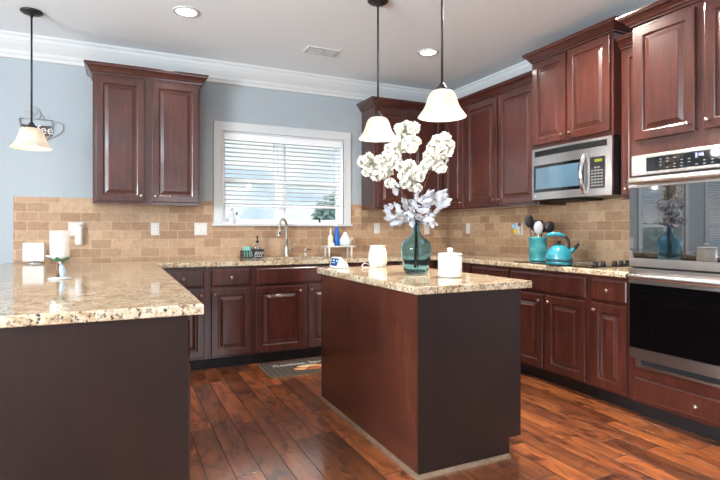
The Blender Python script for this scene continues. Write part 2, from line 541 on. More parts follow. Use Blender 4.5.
# crown moulding of the room
cp = [(0, CEIL), (.105, CEIL), (.105, CEIL-.014), (.092, CEIL-.03), (.088, CEIL-.05), (.066, CEIL-.085), (.034, CEIL-.125),
      (.026, CEIL-.15), (.018, CEIL-.158), (.018, CEIL-.185), (0, CEIL-.19)]
bm = new_bm()
sweep(bm, cp, [(XL, YB), (XR, YB), (XR, YF), (XL, YF)], closed=True)
o = struct('trim_1', bm, M['white'])
bp = [(0, 0), (.014, 0), (.014, .10), (.008, .125), (0, .13)]
bm = new_bm(); sweep(bm, bp, [(XL, YB), (-4.45, YB)]); struct('baseboard_back', bm, M['white'])
bm = new_bm(); sweep(bm, bp, [(XR, -3.72), (XR, YF)]); struct('baseboard_right', bm, M['white'])
bm = new_bm(); sweep(bm, bp, [(XL, YF), (XL, YB)]); struct('baseboard_left', bm, M['white'])

# tile backsplash
bm = new_bm()
cells(bm, [-4.36, -2.76, -1.31, -.001], [.914, 1.222, 1.46], lambda x, z: not (-2.76 < x < -1.31 and z > 1.222), 0, .008)
xform(bm, Matrix(((1, 0, 0, 0), (0, 0, -1, 0), (0, 1, 0, 0), (0, 0, 0, 1))))
struct('wall_back_tile', bm, M['tile_back'])
bm = new_bm(); box(bm, -.009, 0, -2.836, -.0085, .914, 1.47); struct('wall_right_tile', bm, M['tile_right'])

# ------------------------------------------------------------------ windows
def casing(bm, x0, x1, z0, z1, w, stool=True):
    """picture-frame casing on the room side (y<0)"""
    for a, b, c, d in ((x0-w, x0, z0, z1), (x1, x1+w, z0, z1)): bbox(bm, a, b, -.02, 0, c, d, .003)
    bbox(bm, x0-w, x1+w, -.022, 0, z1, z1+w, .003)
    box(bm, x0-.014, x0, -.026, 0, z0, z1); box(bm, x1, x1+.014, -.026, 0, z0, z1); box(bm, x0-.014, x1+.014, -.026, 0, z1, z1+.014)
def frame_box(bm, x0, x1, z0, z1, y0, y1, w):
    box(bm, x0, x0+w, y0, y1, z0, z1); box(bm, x1-w, x1, y0, y1, z0, z1)
    box(bm, x0+w, x1-w, y0, y1, z0, z0+w); box(bm, x0+w, x1-w, y0, y1, z1-w, z1)

x0, x1, z0, z1 = W1
bm = new_bm(); frame_box(bm, x0, x1, z0, z1, .0, .14, .012)
# two single-hung units with a wide mullion
box(bm, -2.098, -2.038, .06, .14, z0+.012, z1-.012)
win = struct('window_1', bm, M['vinyl'])
bm = new_bm(); casing(bm, x0, x1, z0, z1, .085); build('casing', bm, M['white'], win)
bm = new_bm(); bbox(bm, x0-.1, x1+.1, -.035, .06, z0-.022, z0, .004)
build('sill', bm, M['white'], win)
for (a, b) in ((x0+.012, -2.098), (-2.038, x1-.012)):
    bm = new_bm(); frame_box(bm, a, b, z0+.012, 1.69, .075, .105, .034); s1 = build('lower_sash', bm, M['vinyl'], win)
    bm = new_bm(); box(bm, a+.034, b-.034, .088, .092, z0+.046, 1.656); build('pane', bm, M['pane'], s1)
    bm = new_bm(); frame_box(bm, a, b, 1.645, z1-.012, .107, .135, .034); s2 = build('upper_sash', bm, M['vinyl'], win)
    bm = new_bm(); box(bm, a+.034, b-.034, .119, .123, 1.679, z1-.046); build('pane', bm, M['pane'], s2)

for k, (w, nm) in enumerate(((W2, 'window_2'), (W3, 'window_3'))):
    a, b, c, d = w
    bm = new_bm(); frame_box(bm, a, b, c, d, 0, .14, .03); box(bm, a+.03, b-.03, .07, .1, .5*(c+d)-.02, .5*(c+d)+.02)
    ww = struct(nm, bm, M['vinyl'])
    bm = new_bm(); casing(bm, a, b, c, d, .085); bbox(bm, a-.1, b+.1, -.035, .02, c-.022, c, .004); build('casing', bm, M['white'], ww)
    bm = new_bm(); box(bm, a+.03, b-.03, .083, .087, c+.03, d-.03); build('pane', bm, M['pane'], ww)
for k, (w, y, nm) in enumerate(((WF1, YF, 'window_4'), (WF2, YF, 'window_5'))):
    a, b, c, d = w
    bm = new_bm(); frame_box(bm, a, b, c, d, y-.06, y+.015, .06); box(bm, .5*(a+b)-.03, .5*(a+b)+.03, y-.05, y, c+.06, d-.06)
    struct(nm, bm, M['vinyl'])
for k, (w, nm) in enumerate(((WL1, 'window_6'), (WL2, 'window_7'))):
    a, b, c, d = w
    bm = new_bm(); frame_box(bm, a, b, c, d, XL-.06, XL+.015, .06); box(bm, .5*(a+b)-.03, .5*(a+b)+.03, XL-.05, XL, c+.06, d-.06)
    for v in bm.verts: v.co.x, v.co.y = v.co.y, v.co.x
    struct(nm, bm, M['vinyl'])

# blinds
def blind(x0, x1, ztop, zbot, label, y=.028, tilt=-.13):
    t = thing('window_blind', label, 'blind', (.5*(x0+x1), y, ztop))
    w = .5*(x1-x0)
    h = ztop-zbot
    bm = new_bm(); bbox(bm, -w, w, -.028, .028, -.07, 0, .004); build('valance', bm, M['slat'], t)
    bm = new_bm()
    n = int((h-.09)/.041)
    for i in range(n):
        zz = -.1 - i*(h-.13)/(n-1)
        vs0 = len(bm.verts)
        c, s = math.cos(tilt), math.sin(tilt)
        f = box(bm, -w+.004, w-.004, -.024, .024, -.0014, .0014)
        vv = list({v for q in f for v in q.verts})
        bmesh.ops.transform(bm, matrix=Matrix.Translation((0, 0, zz)) @ Matrix.Rotation(tilt, 4, 'X'), verts=vv)
    build('slats', bm, M['slat'], t)
    bm = new_bm(); bbox(bm, -w+.004, w-.004, -.026, .026, -h, -h+.022, .004); build('bottom_rail', bm, M['slat'], t)
    for fx in (-.80, -.25, .25, .80):
        bm = new_bm()
        tube(bm, [(fx*w, -.025, -.06), (fx*w, -.025, -h+.02)], .0012, 6)
        build('ladder_cord', bm, M['slat'], t)
    return t
blind(W1[0]+.016, W1[1]-.016, W1[3]-.014, 1.412, 'white horizontal slat blind drawn most of the way down the window over the sink')
blind(W2[0]+.035, W2[1]-.035, W2[3]-.032, 1.3, 'white slat blind half down on the breakfast nook window nearest the counter')
blind(W3[0]+.035, W3[1]-.035, W3[3]-.032, .5, 'white slat blind fully down on the breakfast nook window in the far corner')

# ------------------------------------------------------------------ cabinets
def T_STILE(): return .055
def door(parent, x0, x1, z0, z1, yf, knob=None, name='door', mt=None):
    """raised-panel door in front of the face frame plane y=yf (front is -y)"""
    mt = mt or M['cherry']
    bm = new_bm()
    t = .02
    s = min(.058, .24*(x1-x0))
    lv = [(0, 0), (0, -t+.005), (.002, -t+.001), (.006, -t), (s-.006, -t), (s, -t+.003), (s+.004, -t+.011), (s+.012, -t+.011),
          (s+.036, -t+.003), (s+.038, -t+.001)]
    mx = .5*min(x1-x0, z1-z0)-.01
    lv = [(min(i, mx+.0005*k), yy) for k, (i, yy) in enumerate(lv)]
    rings_rect(bm, [(x0+i, x1-i, z0+i, z1-i, yf+yy) for i, yy in lv])
    d = build(name, bm, mt, parent)
    if knob: add_knob(d, knob[0], yf-t, knob[1])
    return d
def add_knob(d, x, y, z):
    bm = new_bm()
    lathe(bm, [(0, 0), (.0075, 0), (.006, .004), (.005, .012), (.009, .016), (.0145, .020), (.0155, .024), (.012, .029), (0, .031)], 18)
    xform(bm, Matrix.Translation((x, y, z)) @ Matrix.Rotation(PI/2, 4, 'X') @ Matrix.Scale(.84, 4))
    build('knob', bm, M['knob'], d)
def drawer(parent, x0, x1, z0, z1, yf, knobs=(), name='drawer'):
    bm = new_bm()
    t = .02
    rings_rect(bm, [(x0+i, x1-i, z0+i, z1-i, yf+yy) for i, yy in ((0, 0), (0, -t+.008), (.004, -t+.004), (.010, -t+.001), (.014, -t))])
    d = build(name, bm, M['cherry'], parent)
    for k in knobs: add_knob(d, k[0], yf-t, k[1])
    return d
CROWN = [(0, 0), (.012, 0), (.014, .012), (.022, .016), (.028, .03), (.044, .05), (.056, .056), (.058, .066), (.062, .07), (.062, .08), (0, .08)]
def cab_crown(parent, x0, x1, depth, z, left=True, right=True, scale=1.0, h=1.0, back=-.003):
    prof = [(o*scale, z+a*h) for o, a in CROWN]
    path = []
    if left: path.append((x0, back))
    path += [(x0, -depth), (x1, -depth)]
    if right: path.append((x1, -.003))
    bm = new_bm(); sweep(bm, prof, path); 
    bm2 = box(bm, x0+.001, x1-.001, -depth+.001, -.003, z, z+.078*h)
    return build('crown', bm, M['cherry'], parent)
UZ0, UZ1, UD = 1.40, 2.47, .32
GAP = -.009

def upper(label, loc, rz, w, doors, z0=UZ0, z1=UZ1, depth=UD, cl=True, cr=True, kn=None, cs=1.0, ch=1.0, bottom_pad=.022, top_pad=.02, name='wall_cabinet'):
    t = thing(name, label, 'cabinet', (loc[0], loc[1], 0), rz, 'dark cherry kitchen wall cabinets')
    bm = new_bm(); box(bm, 0, w, -depth, -.003 if loc[1] == 0 or loc[0] == 0 else 0, z0, z1); build('body', bm, M['cherry'], t)
    for (a, b, kx) in doors:
        door(t, a, b, z0+bottom_pad, z1-top_pad, -depth, (kx, z0+bottom_pad+.048) if kx is not None else None)
    cab_crown(t, 0, w, depth, z1, cl, cr, cs, ch)
    return t
RX = -PI/2
Y0 = GAP+.009
# left of the window
upper('tall two-door cherry wall cabinet hanging alone left of the window', (-3.77, 0), 0, .85, [(.022, .39, .365), (.45, .833, .478)])
# right of the window, single run into the corner
upper('cherry wall cabinet right of the window, single door beside the window casing', (-1.18, 0), 0, .40, [(.02, .375, .35)], cr=False)
t = thing('corner_wall_cabinet', 'cherry corner wall cabinet where the window wall meets the stove wall', 'cabinet', (0, 0, 0), 0, 'dark cherry kitchen wall cabinets')
bm = new_bm()
cells(bm, [-.779, -UD, -.003], [-.705, -UD, -.003], lambda x, y: not (x < -UD and y < -UD), UZ0, UZ1); build('body', bm, M['cherry'], t)
door(t, -.756, -.352, UZ0+.022, UZ1-.02, -UD)
d = door(t, .352, .688, UZ0+.022, UZ1-.02, -UD, (.652, UZ0+.07)); d.rotation_euler = (0, 0, RX)
bm = new_bm()
sweep(bm, [(o, UZ1+a) for o, a in CROWN], [(-.779, -UD), (-UD, -UD), (-UD, -.705)], side=1)
cells(bm, [-.778, -UD-.001, -.003], [-.704, -UD-.001, -.003], lambda x, y: not (x < -UD and y < -UD), UZ1, UZ1+.078)
build('crown', bm, M['cherry'], t)
upper('two-door cherry wall cabinet between the corner cabinet and the microwave', (0, -.706), RX, 1.03, [(.03, .502, .472), (.522, 1.0, .552)], cl=False, cr=False)
# cabinet over the microwave: deeper and higher
upper('deeper two-door cherry cabinet above the microwave', (0, -1.737), RX, .783, [(.012, .365, .335), (.385, .765, .415)], z0=1.862, z1=2.595, depth=.396,
      bottom_pad=.03, top_pad=.012)
upper('narrow cherry wall cabinet squeezed between microwave and oven tower', (0, -2.522), RX, .313, [(.02, .293, .055)], cl=False, cr=False)

def base(label, loc, rz, w, drawers, doors, depth=.61, name='base_cabinet', kick=True, z1=.873):
    t = thing(name, label, 'cabinet', (loc[0], loc[1], 0), rz, 'dark cherry kitchen base cabinets')
    bm = new_bm(); box(bm, 0, w, -depth, -.011, .10, z1); build('body', bm, M['cherry'], t)
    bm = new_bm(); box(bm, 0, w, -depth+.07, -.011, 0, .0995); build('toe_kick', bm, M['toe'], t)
    for a, b, k in drawers: drawer(t, a, b, .705, .85, -depth, [(kx, .778) for kx in k])
    for a, b, kx in doors: door(t, a, b, .118, .683, -depth, (kx, .638) if kx is not None else None)
    return t
base('cherry base cabinet with one drawer at the peninsula end of the window wall', (-3.31, 0), 0, .407, [(.07, .378, [.21])], [(.07, .378, .35)])
base('cherry base cabinet left of the sink cabinet, one drawer over one door', (-2.902, 0), 0, .382, [(.027, .359, [.19])], [(.027, .359, .052)])
base('wide cherry sink cabinet under the window, two doors and blank front', (-2.519, 0), 0, .965, [(.024, .94, [])], [(.024, .46, .422), (.502, .94, .53)], z1=.66, name='sink_cabinet')
# the sink cabinet's face frame rises in front of the basin
sc_ = [o for o in bpy.data.objects if o.name == 'sink_cabinet'][0]
bm = new_bm(); box(bm, 0, .965, -.61, -.59, .6605, .873); build('apron_rail', bm, M['cherry'], sc_)
base('cherry base cabinet right of the sink cabinet running into the corner', (-1.552, 0), 0, .94, [(.03, .44, [.235]), (.49, .9, [.695])], [(.03, .44, .07), (.49, .9, .86)])
base('cherry base cabinet on the stove wall next to the corner', (0, -.632), RX, .555, [(.25, .54, [])], [(.25, .54, .5)])
base('cherry base cabinet left of the cooktop cabinet, one drawer over one door', (0, -1.188), RX, .515, [(.02, .5, [.26])], [(.02, .5, .46)])
base('wide cherry cabinet under the cooktop, two doors and blank front', (0, -1.704), RX, .80, [(.02, .77, [])], [(.02, .372, .345), (.402, .77, .44)])
base('narrow cherry base cabinet between cooktop cabinet and oven tower', (0, -2.505), RX, .33, [(.022, .293, [.155])], [(.022, .293, .05)])

# peninsula
t = thing('peninsula_cabinet', 'peninsula base with flat dark veneer end panel in the left foreground', 'cabinet', (-4.32, -3.09, 0), PI/2, 'dark cherry kitchen base cabinets')
# local x runs towards the window wall, local -y towards the aisle
bm = new_bm(); box(bm, .02, 2.43, -.96, 0, .10, .873); build('body', bm, M['cherry'], t)
bm = new_bm(); box(bm, .02, 2.43, -.89, 0, 0, .0995); build('toe_kick', bm, M['toe'], t)
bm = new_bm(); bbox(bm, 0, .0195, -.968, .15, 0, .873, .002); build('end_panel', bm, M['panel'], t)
for k in range(4):
    a = .024 + k*.6
    drawer(t, a+.012, a+.57, .705, .85, -.96, [(a+.29, .778)])
    door(t, a+.012, a+.57, .118, .683, -.96, (a+.52, .638))

# countertop: peninsula, window wall and stove wall in one slab with a sink cut-out
SINK = (-2.42, -1.68, -.53, -.13)
bm = new_bm()
xs = [-4.40, -3.301, SINK[0], SINK[1], -.648, -.012]
ys = [-3.113, -2.836, -.648, SINK[2], SINK[3], -.010]
def ct(x, y):
    if y > -.648:
        return not (SINK[0] < x < SINK[1] and SINK[2] < y < SINK[3])
    if x < -3.301: return True
    return x > -.648 and y > -2.836
cells(bm, xs, ys, ct, .875, .914, .006)
tag(build('countertop', bm, M['granite']), 'cream speckled granite countertop running along the peninsula, window wall and stove wall', 'countertop')
# sink
t = thing('kitchen_sink', 'stainless undermount sink set in the counter below the window', 'sink', (-2.05, -.33, .8745))
bm = new_bm()
a, b, c, d = -.375, .375, -.205, .205
o1 = [bm.verts.new(p) for p in ((a, c, -.001), (b, c, -.001), (b, d, -.001), (a, d, -.001))]
o2 = [bm.verts.new(p) for p in ((a+.015, c+.015, -.001), (b-.015, c+.015, -.001), (b-.015, d-.015, -.001), (a+.015, d-.015, -.001))]
o3 = [bm.verts.new(p) for p in ((a+.03, c+.03, -.195), (b-.03, c+.03, -.195), (b-.03, d-.03, -.195), (a+.03, d-.03, -.195))]
for A, B in ((o1, o2), (o2, o3)):
    for i in range(4): bm.faces.new((A[i], A[(i+1) % 4], B[(i+1) % 4], B[i]))
bm.faces.new(o3)
o4 = [bm.verts.new((v.co.x*1.01, v.co.y*1.01, v.co.z-.004)) for v in o3]
for i in range(4): bm.faces.new((o1[i], o4[i], o4[(i+1) % 4], o1[(i+1) % 4]))
bm.faces.new(o4[::-1])
build('basin', bm, M['sink'], t)
bm = new_bm(); lathe(bm, [(0, -.194), (.04, -.194), (.042, -.190), (.03, -.189), (0, -.189)], 24); build('drain', bm, M['chrome'], t)

# island
t = thing('kitchen_island', 'freestanding cherry island with dark end panel in the middle of the floor', 'kitchen island', (-2.293, -2.955, 0), PI/2)
# local x -> +Y (0 at near end), local -y -> +X
bm = new_bm(); box(bm, .008, 1.272, -.61, -.008, .10, .873); build('body', bm, M['cherry'], t)
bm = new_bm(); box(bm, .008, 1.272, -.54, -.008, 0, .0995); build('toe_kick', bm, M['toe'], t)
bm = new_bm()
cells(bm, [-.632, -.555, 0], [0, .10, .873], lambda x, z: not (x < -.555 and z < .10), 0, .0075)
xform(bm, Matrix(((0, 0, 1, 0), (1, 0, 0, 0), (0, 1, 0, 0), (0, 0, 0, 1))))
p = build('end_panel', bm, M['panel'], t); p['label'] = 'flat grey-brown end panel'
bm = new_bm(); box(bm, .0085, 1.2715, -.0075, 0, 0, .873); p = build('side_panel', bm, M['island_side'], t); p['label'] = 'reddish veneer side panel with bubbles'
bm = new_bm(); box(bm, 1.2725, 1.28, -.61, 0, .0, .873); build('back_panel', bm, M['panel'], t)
qr = [(0, 0), (.017, 0), (.0165, .006), (.014, .012), (.009, .0165), (0, .019)]
bm = new_bm(); sweep(bm, qr, [(1.279, 0), (0, 0), (0, -.55)], side=1); build('quarter_round', bm, M['quarter'], t)
for k in range(2):
    a = .02 + k*.625
    drawer(t, a+.012, a+.60, .705, .85, -.61, [(a+.3, .778)])
    door(t, a+.012, a+.60, .118, .683, -.61, (a+.06, .638))
bm = new_bm()
cells(bm, [-2.309, -1.60], [-2.973, -1.633], lambda x, y: True, .875, .914, .006)
tag(build('island_countertop', bm, M['granite']), 'cream speckled granite slab on top of the kitchen island', 'countertop')

# ------------------------------------------------------------------ oven tower
TW = .85
t = thing('oven_cabinet', 'tall cherry oven tower at the right edge', 'cabinet', (0, -2.838, 0), RX, 'dark cherry tall cabinets')
TD = .625
bm = new_bm()
OX0, OX1 = .03, .79
# carcass with an open niche for the ovens
box(bm, 0, OX0-.006, -TD, -.003, .10, 2.47); box(bm, OX1+.006, TW, -TD, -.003, .10, 2.47)
box(bm, OX0-.006, OX1+.006, -TD, -.003, .10, .318); box(bm, OX0-.006, OX1+.006, -TD, -.003, 1.652, 2.47)
build('body', bm, M['cherry'], t)
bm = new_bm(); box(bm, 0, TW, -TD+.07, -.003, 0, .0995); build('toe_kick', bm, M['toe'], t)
door(t, .026, .398, 1.742, 2.445, -TD, (.362, 1.79)); door(t, .448, .822, 1.742, 2.445, -TD, (.472, 1.79))
drawer(t, .026, .822, .125, .258, -TD, [(.41, .19)])
cab_crown(t, 0, TW, TD, 2.47, True, True, 1.1, .9, -.39)

ov = thing('double_wall_oven', 'stainless double wall oven built into the tall cherry tower', 'oven', (0, -2.838, 0), RX)
FY = -TD
def panel_y(bm, x0, x1, z0, z1, y0, y1, b=.004, mi=0): bbox(bm, x0, x1, y0, y1, z0, z1, b, 2, mi)
bm = new_bm(); box(bm, OX0, OX1, -.62, -.05, .325, 1.645); box(bm, .012, .808, -TD-.012, -TD-.001, .389, 1.646); build('chassis', bm, M['gap'], ov)
bm = new_bm(); panel_y(bm, .012, .808, 1.520, 1.646, FY-.03, FY-.0125); cpn = build('control_panel', bm, M['steel'], ov)
bm = new_bm(); bbox(bm, .115, .76, FY-.033, FY-.0302, 1.540, 1.625, .002); dis = build('touch_display', bm, M['blackglass'], cpn)
RF = Matrix(((1, 0, 0, 0), (0, 0, -1, 0), (0, 1, 0, 0), (0, 0, 0, 1)))  # text plane xy -> xz facing -y
text_mesh('clock_digits', '2:16', .028, M['led_blue'], cpn, Matrix.Translation((.432, FY-.0332, 1.603)) @ RF @ Matrix.Rotation(PI, 4, 'X') if False else Matrix.Translation((.432, FY-.0335, 1.604)) @ Matrix.Rotation(PI/2, 4, 'X'))
bm = new_bm()
for i in range(4):
    for j in range(12):
        if (i*7+j*5) % 4 == 0: continue
        x = .20 + j*.042; z = 1.55 + i*.018
        if i == 3 and .36 < x < .5: continue
        box(bm, x, x+.014, FY-.0337, FY-.0331, z, z+.004)
build('touch_icons', bm, M['key'], cpn)
def oven_door(zb, zt, g0, g1, hz, gm):
    bm = new_bm()
    box(bm, .012, .808, FY-.048, FY-.013, g1, zt)
    d = build('oven_door', bm, M['steel'], ov)
    bm = new_bm(); box(bm, .012, .808, FY-.048, FY-.013, zb, g0); build('bottom_rail', bm, M['steel'], d)
    bm = new_bm(); bbox(bm, .0125, .8075, FY-.047, FY-.014, g0+.0005, g1-.0005, .002); g = build('door_glass', bm, gm, d)
    bm = new_bm()
    tube(bm, [(.075, FY-.047, hz), (.075, FY-.09, hz)], .010, 12); tube(bm, [(.745, FY-.047, hz), (.745, FY-.09, hz)], .010, 12)
    tube(bm, [(.03, FY-.095, hz), (.06, FY-.098, hz), (.25, FY-.102, hz), (.41, FY-.103, hz), (.57, FY-.102, hz), (.76, FY-.098, hz), (.79, FY-.095, hz)], [.011, .0135, .0145, .0145, .0145, .0135, .011], 16, flat=1.3)
    build('door_handle', bm, M['steel'], d)
    return d
M['ovenglass_up'] = mat('upper_oven_glass', srgb(14, 14, 16), .02, spec=1.0, coat=1.0)
M['ovenglass_up'].node_tree.nodes['Principled BSDF'].inputs['IOR'].default_value = 1.9
M['ovenglass_low'] = mat('lower_oven_glass', srgb(6, 6, 7), .05, spec=.5)
ud = oven_door(.957, 1.508, 1.008, 1.446, 1.478, M['ovenglass_up'])
ld = oven_door(.389, .945, .450, .850, .897, M['ovenglass_low'])
bm = new_bm(); box(bm, .52, .62, FY-.0478, FY-.0471, 1.035, 1.040); build('badge', bm, M['steel'], ud)
bm = new_bm()
cells(bm, [.03, .07, .75, .79], [.326, .343, .374, .386], lambda x, z: not (.07 < x < .75 and .343 < z < .374), 0, .018)
xform(bm, Matrix(((1, 0, 0, 0), (0, 0, -1, FY-.001), (0, 1, 0, 0), (0, 0, 0, 1))))
build('vent_trim', bm, M['steel'], ov)
bm = new_bm(); box(bm, .0705, .7495, FY-.006, FY-.001, .3435, .3735); build('vent_slot', bm, M['gap'], ov)

# ------------------------------------------------------------------ microwave
mw = thing('microwave', 'stainless over-the-range microwave with curved handle and black keypad', 'microwave', (0, -1.741, 0), RX)
bm = new_bm(); box(bm, 0, .772, -.39, -.012, 1.435, 1.858); build('body', bm, M['black'], mw)
def bowed(x, w=.772, d=.03): 
    return -d*(1-((x-w/2)/(w/2))**2)
def bow_panel(bm, x0, x1, z0, z1, y0, t, d=.022, n=14, mi=0):
    fr, bk = [], []
    for i in range(n+1):
        x = x0+(x1-x0)*i/n
        yy = y0 + bowed(x, d=d)
        fr.append((bm.verts.new((x, yy-t, z0)), bm.verts.new((x, yy-t, z1))))
        bk.append((bm.verts.new((x, yy, z0)), bm.verts.new((x, yy, z1))))
    for i in range(n):
        for q in ((fr[i][0], fr[i+1][0], fr[i+1][1], fr[i][1]), (bk[i+1][0], bk[i][0], bk[i][1], bk[i+1][1]),
                  (fr[i][1], fr[i+1][1], bk[i+1][1], bk[i][1]), (fr[i+1][0], fr[i][0], bk[i][0], bk[i+1][0])):
            f = bm.faces.new(q); f.material_index = mi
    for e, r in ((0, 1), (n, -1)):
        q = (fr[e][0], fr[e][1], bk[e][1], bk[e][0]); f = bm.faces.new(q[::r]); f.material_index = mi
bm = new_bm(); bow_panel(bm, 0, .772, 1.435, 1.858, -.389, .016); fp = build('front_panel', bm, M['steel'], mw)
bm = new_bm(); bow_panel(bm, .035, .735, 1.792, 1.838, -.4052, .0015)
build('vent_grille', bm, M['gap'], fp)
bm = new_bm()
for k in range(4): bow_panel(bm, .036, .734, 1.797+k*.0105, 1.8+k*.0105, -.4068, .003)
build('grille_bars', bm, M['black'], fp)
bm = new_bm(); bow_panel(bm, .022, .545, 1.495, 1.72, -.4052, .003); dw = build('door_window', bm, M['blackglass'], fp)
M['mwglass'] = mat('microwave_window', srgb(70, 95, 112), .03, spec=1.0, coat=1.0)
bm = new_bm(); bow_panel(bm, .05, .52, 1.52, 1.695, -.4083, .001); build('window_screen', bm, M['mwglass'], dw)
bm = new_bm(); bow_panel(bm, .60, .72, 1.49, 1.72, -.4052, .003); kp = build('keypad', bm, M['black'], fp)
bm = new_bm()
for i in range(7):
    for j in range(4):
        if i == 6 and j in (0, 3): continue
        x = .612+j*.026; z = 1.505+i*.022
        bow_panel(bm, x, x+.014, z, z+.009, -.4083, .0006, n=2)
build('keys', bm, M['key'], kp)
bm = new_bm(); bow_panel(bm, .64, .70, 1.682, 1.702, -.4083, .0006, n=2); build('display', bm, M['led_green'], kp)
bm = new_bm()
hx = .55
pts = []
for i in range(13):
    s = i/12; z = 1.462+s*.288
    pts.append((hx, -.405-.022 - .042*math.sin(PI*s), z))
pts = [(hx, -.418, 1.458)] + pts + [(hx, -.418, 1.754)]
tube(bm, pts, .016, 12, flat=.7)
build('handle', bm, M['chrome'], fp)
bm = new_bm(); disc_y(bm, .045, -.409, -.4125, 1.468, .010); build('logo_disc', bm, M['chrome'], fp)
bm = new_bm(); box(bm, .1, .45, -.36, -.1, 1.42, 1.4345); build('underside_filter', bm, M['gap'], mw)

# ------------------------------------------------------------------ cooktop and what stands on it
t = thing('cooktop', 'black glass cooktop with five knobs along its right edge, set in the granite', 'cooktop', (-.33, -2.10, .9145))
bm = new_bm(); bbox(bm, -.26, .25, -.39, .38, 0, .007, .003); build('glass_top', bm, M['blackglass'], t)
for x in (-.14, -.06, .06, .13, .20):
    bm = new_bm(); lathe(bm, [(0, .0072), (.021, .0072), (.021, .012), (.017, .016), (.016, .032), (.012, .035), (0, .035)], 20, x, -.33)
    box(bm, x-.004, x+.004, -.345, -.315, .033, .040)
    build('knob', bm, M['black'], t)
bm = new_bm()
for (x, y, r) in ((-.13, .22, .09), (.10, .22, .075), (-.13, -.08, .075), (.10, -.08, .10)):
    for rr in (r, r-.012):
        tube(bm, [(x+rr*math.cos(a*PI/16), y+rr*math.sin(a*PI/16), .0068) for a in range(33)], .0008, 4, caps=False)
build('burner_rings', bm, M['key'], t)

def mk_crock():
    m = mat('teal_stoneware', srgb(86, 178, 170), .3, coat=.3)
    c = ramp(m, noise(m, coords(m), 14, 3), [(.35, srgb(50, 128, 132)), (.65, srgb(78, 154, 156))])
    L(m, c, BS(m).inputs['Base Color']); return m
M['crock'] = mk_crock()
cx, cy, cz = -.43, -1.83, .9228
t = thing('utensil_crock', 'teal stoneware utensil crock at the back left of the cooktop', 'crock', (cx, cy, cz))
bm = new_bm(); lathe(bm, [(0, 0), (.066, 0), (.072, .004), (.0725, .02), (.0705, .024), (.072, .03), (.073, .188), (.0755, .192), (.0755, .2), (.072, .203), (.0665, .2), (.0665, .01), (0, .01)], 44)
build('pot', bm, M['crock'], t)
bm = new_bm()  # raised lettering-like scrollwork around the belly
for s in range(-3, 4):
    a0 = math.radians(233+s*17)
    pts = []
    for k in range(15):
        q = k/14*2*PI
        a = a0 + .12*math.cos(q)*(1 if s % 2 else .7); z = .105 + .028*math.sin(q*(1 if s % 2 else 1.0)) + .006*s % .01
        pts.append((.0735*math.cos(a), .0735*math.sin(a), z))
    tube(bm, pts, .0028, 6)
build('raised_scrolls', bm, M['crock'], t)

def utensil(label, name, base_xy, tip, kind, mt):
    """handle from inside the crock up to a head at tip (relative to the crock)"""
    B = Vector((base_xy[0], base_xy[1], .0135)); T = Vector(tip)
    d = (T-B).normalized()
    o = thing(name, label, 'utensil', (cx+B.x, cy+B.y, cz+B.z), 0, 'cooking utensils in the teal crock')
    hb = new_bm(); e = (T-B)
    tube(hb, [(0, 0, 0), tuple(e*.4), tuple(e*.78)], [.006, .0055, .0045], 10)
    build('handle', hb, mt, o)
    bm = new_bm()
    side = d.cross(Vector((.35, .9, 0))).normalized()
    nrm = side.cross(d).normalized()
    def frame(p): return Matrix((( side.x, nrm.x, d.x, p.x), (side.y, nrm.y, d.y, p.y), (side.z, nrm.z, d.z, p.z), (0, 0, 0, 1)))
    if kind == 'spoon':
        sphere(bm, (0, 0, 0), 1, .040, .013, .056, 18, 10)
        xform(bm, frame(e*.97))
    elif kind == 'ladle':
        sphere(bm, (0, 0, 0), 1, .046, .024, .050, 18, 10)
        xform(bm, frame(e*.97))
    elif kind == 'turner':
        bbox(bm, -.028, .028, -.003, .003, -.05, .045, .0028)
        xform(bm, frame(e*.95))
    elif kind == 'whisk':
        for k in range(5):
            a = k*PI/5
            tube(bm, [(math.cos(a)*.024*math.sin(PI*q/12)*s_, math.sin(a)*.024*math.sin(PI*q/12)*s_, -.06+.115*q/12) for s_ in (1,) for q in range(13)] , .0013, 5)
            tube(bm, [(-math.cos(a)*.024*math.sin(PI*q/12), -math.sin(a)*.024*math.sin(PI*q/12), -.06+.115*q/12) for q in range(13)], .0013, 5)
        xform(bm, frame(e*.95))
    elif kind == 'fork':
        bbox(bm, -.026, .026, -.003, .003, -.045, -.005, .0025)
        for q in (-.02, -.0066, .0066, .02): bbox(bm, q-.004, q+.004, -.003, .003, -.006, .045, .002)
        xform(bm, frame(e*.95))
    build('head', bm, mt, o)
M['util_grey'] = mat('pale_grey_nylon', srgb(168, 170, 174), .35)
M['util_black'] = mat('black_nylon', srgb(30, 28, 30), .35)
utensil('tall black cooking spoon leaning left, highest in the teal crock', 'cooking_spoon', (-.02, .02), (-.055, .042, .345), 'spoon', M['util_black'])
utensil('black ladle just right of the tallest spoon in the teal crock', 'ladle', (.005, .035), (.022, .048, .305), 'ladle', M['util_black'])
utensil('pale grey spoon at the front of the teal crock', 'serving_spoon', (-.02, -.025), (-.028, -.035, .285), 'spoon', M['util_grey'])
utensil('black turner upright in the middle of the teal crock', 'turner', (.004, -.02), (.006, -.012, .31), 'turner', M['util_black'])
utensil('black slotted fork right of the turner in the teal crock', 'pasta_fork', (.038, .012), (.062, .012, .30), 'fork', M['util_black'])
utensil('black round spoon leaning furthest right in the teal crock', 'basting_spoon', (-.012, .012), (.086, -.045, .292), 'ladle', M['util_black'])

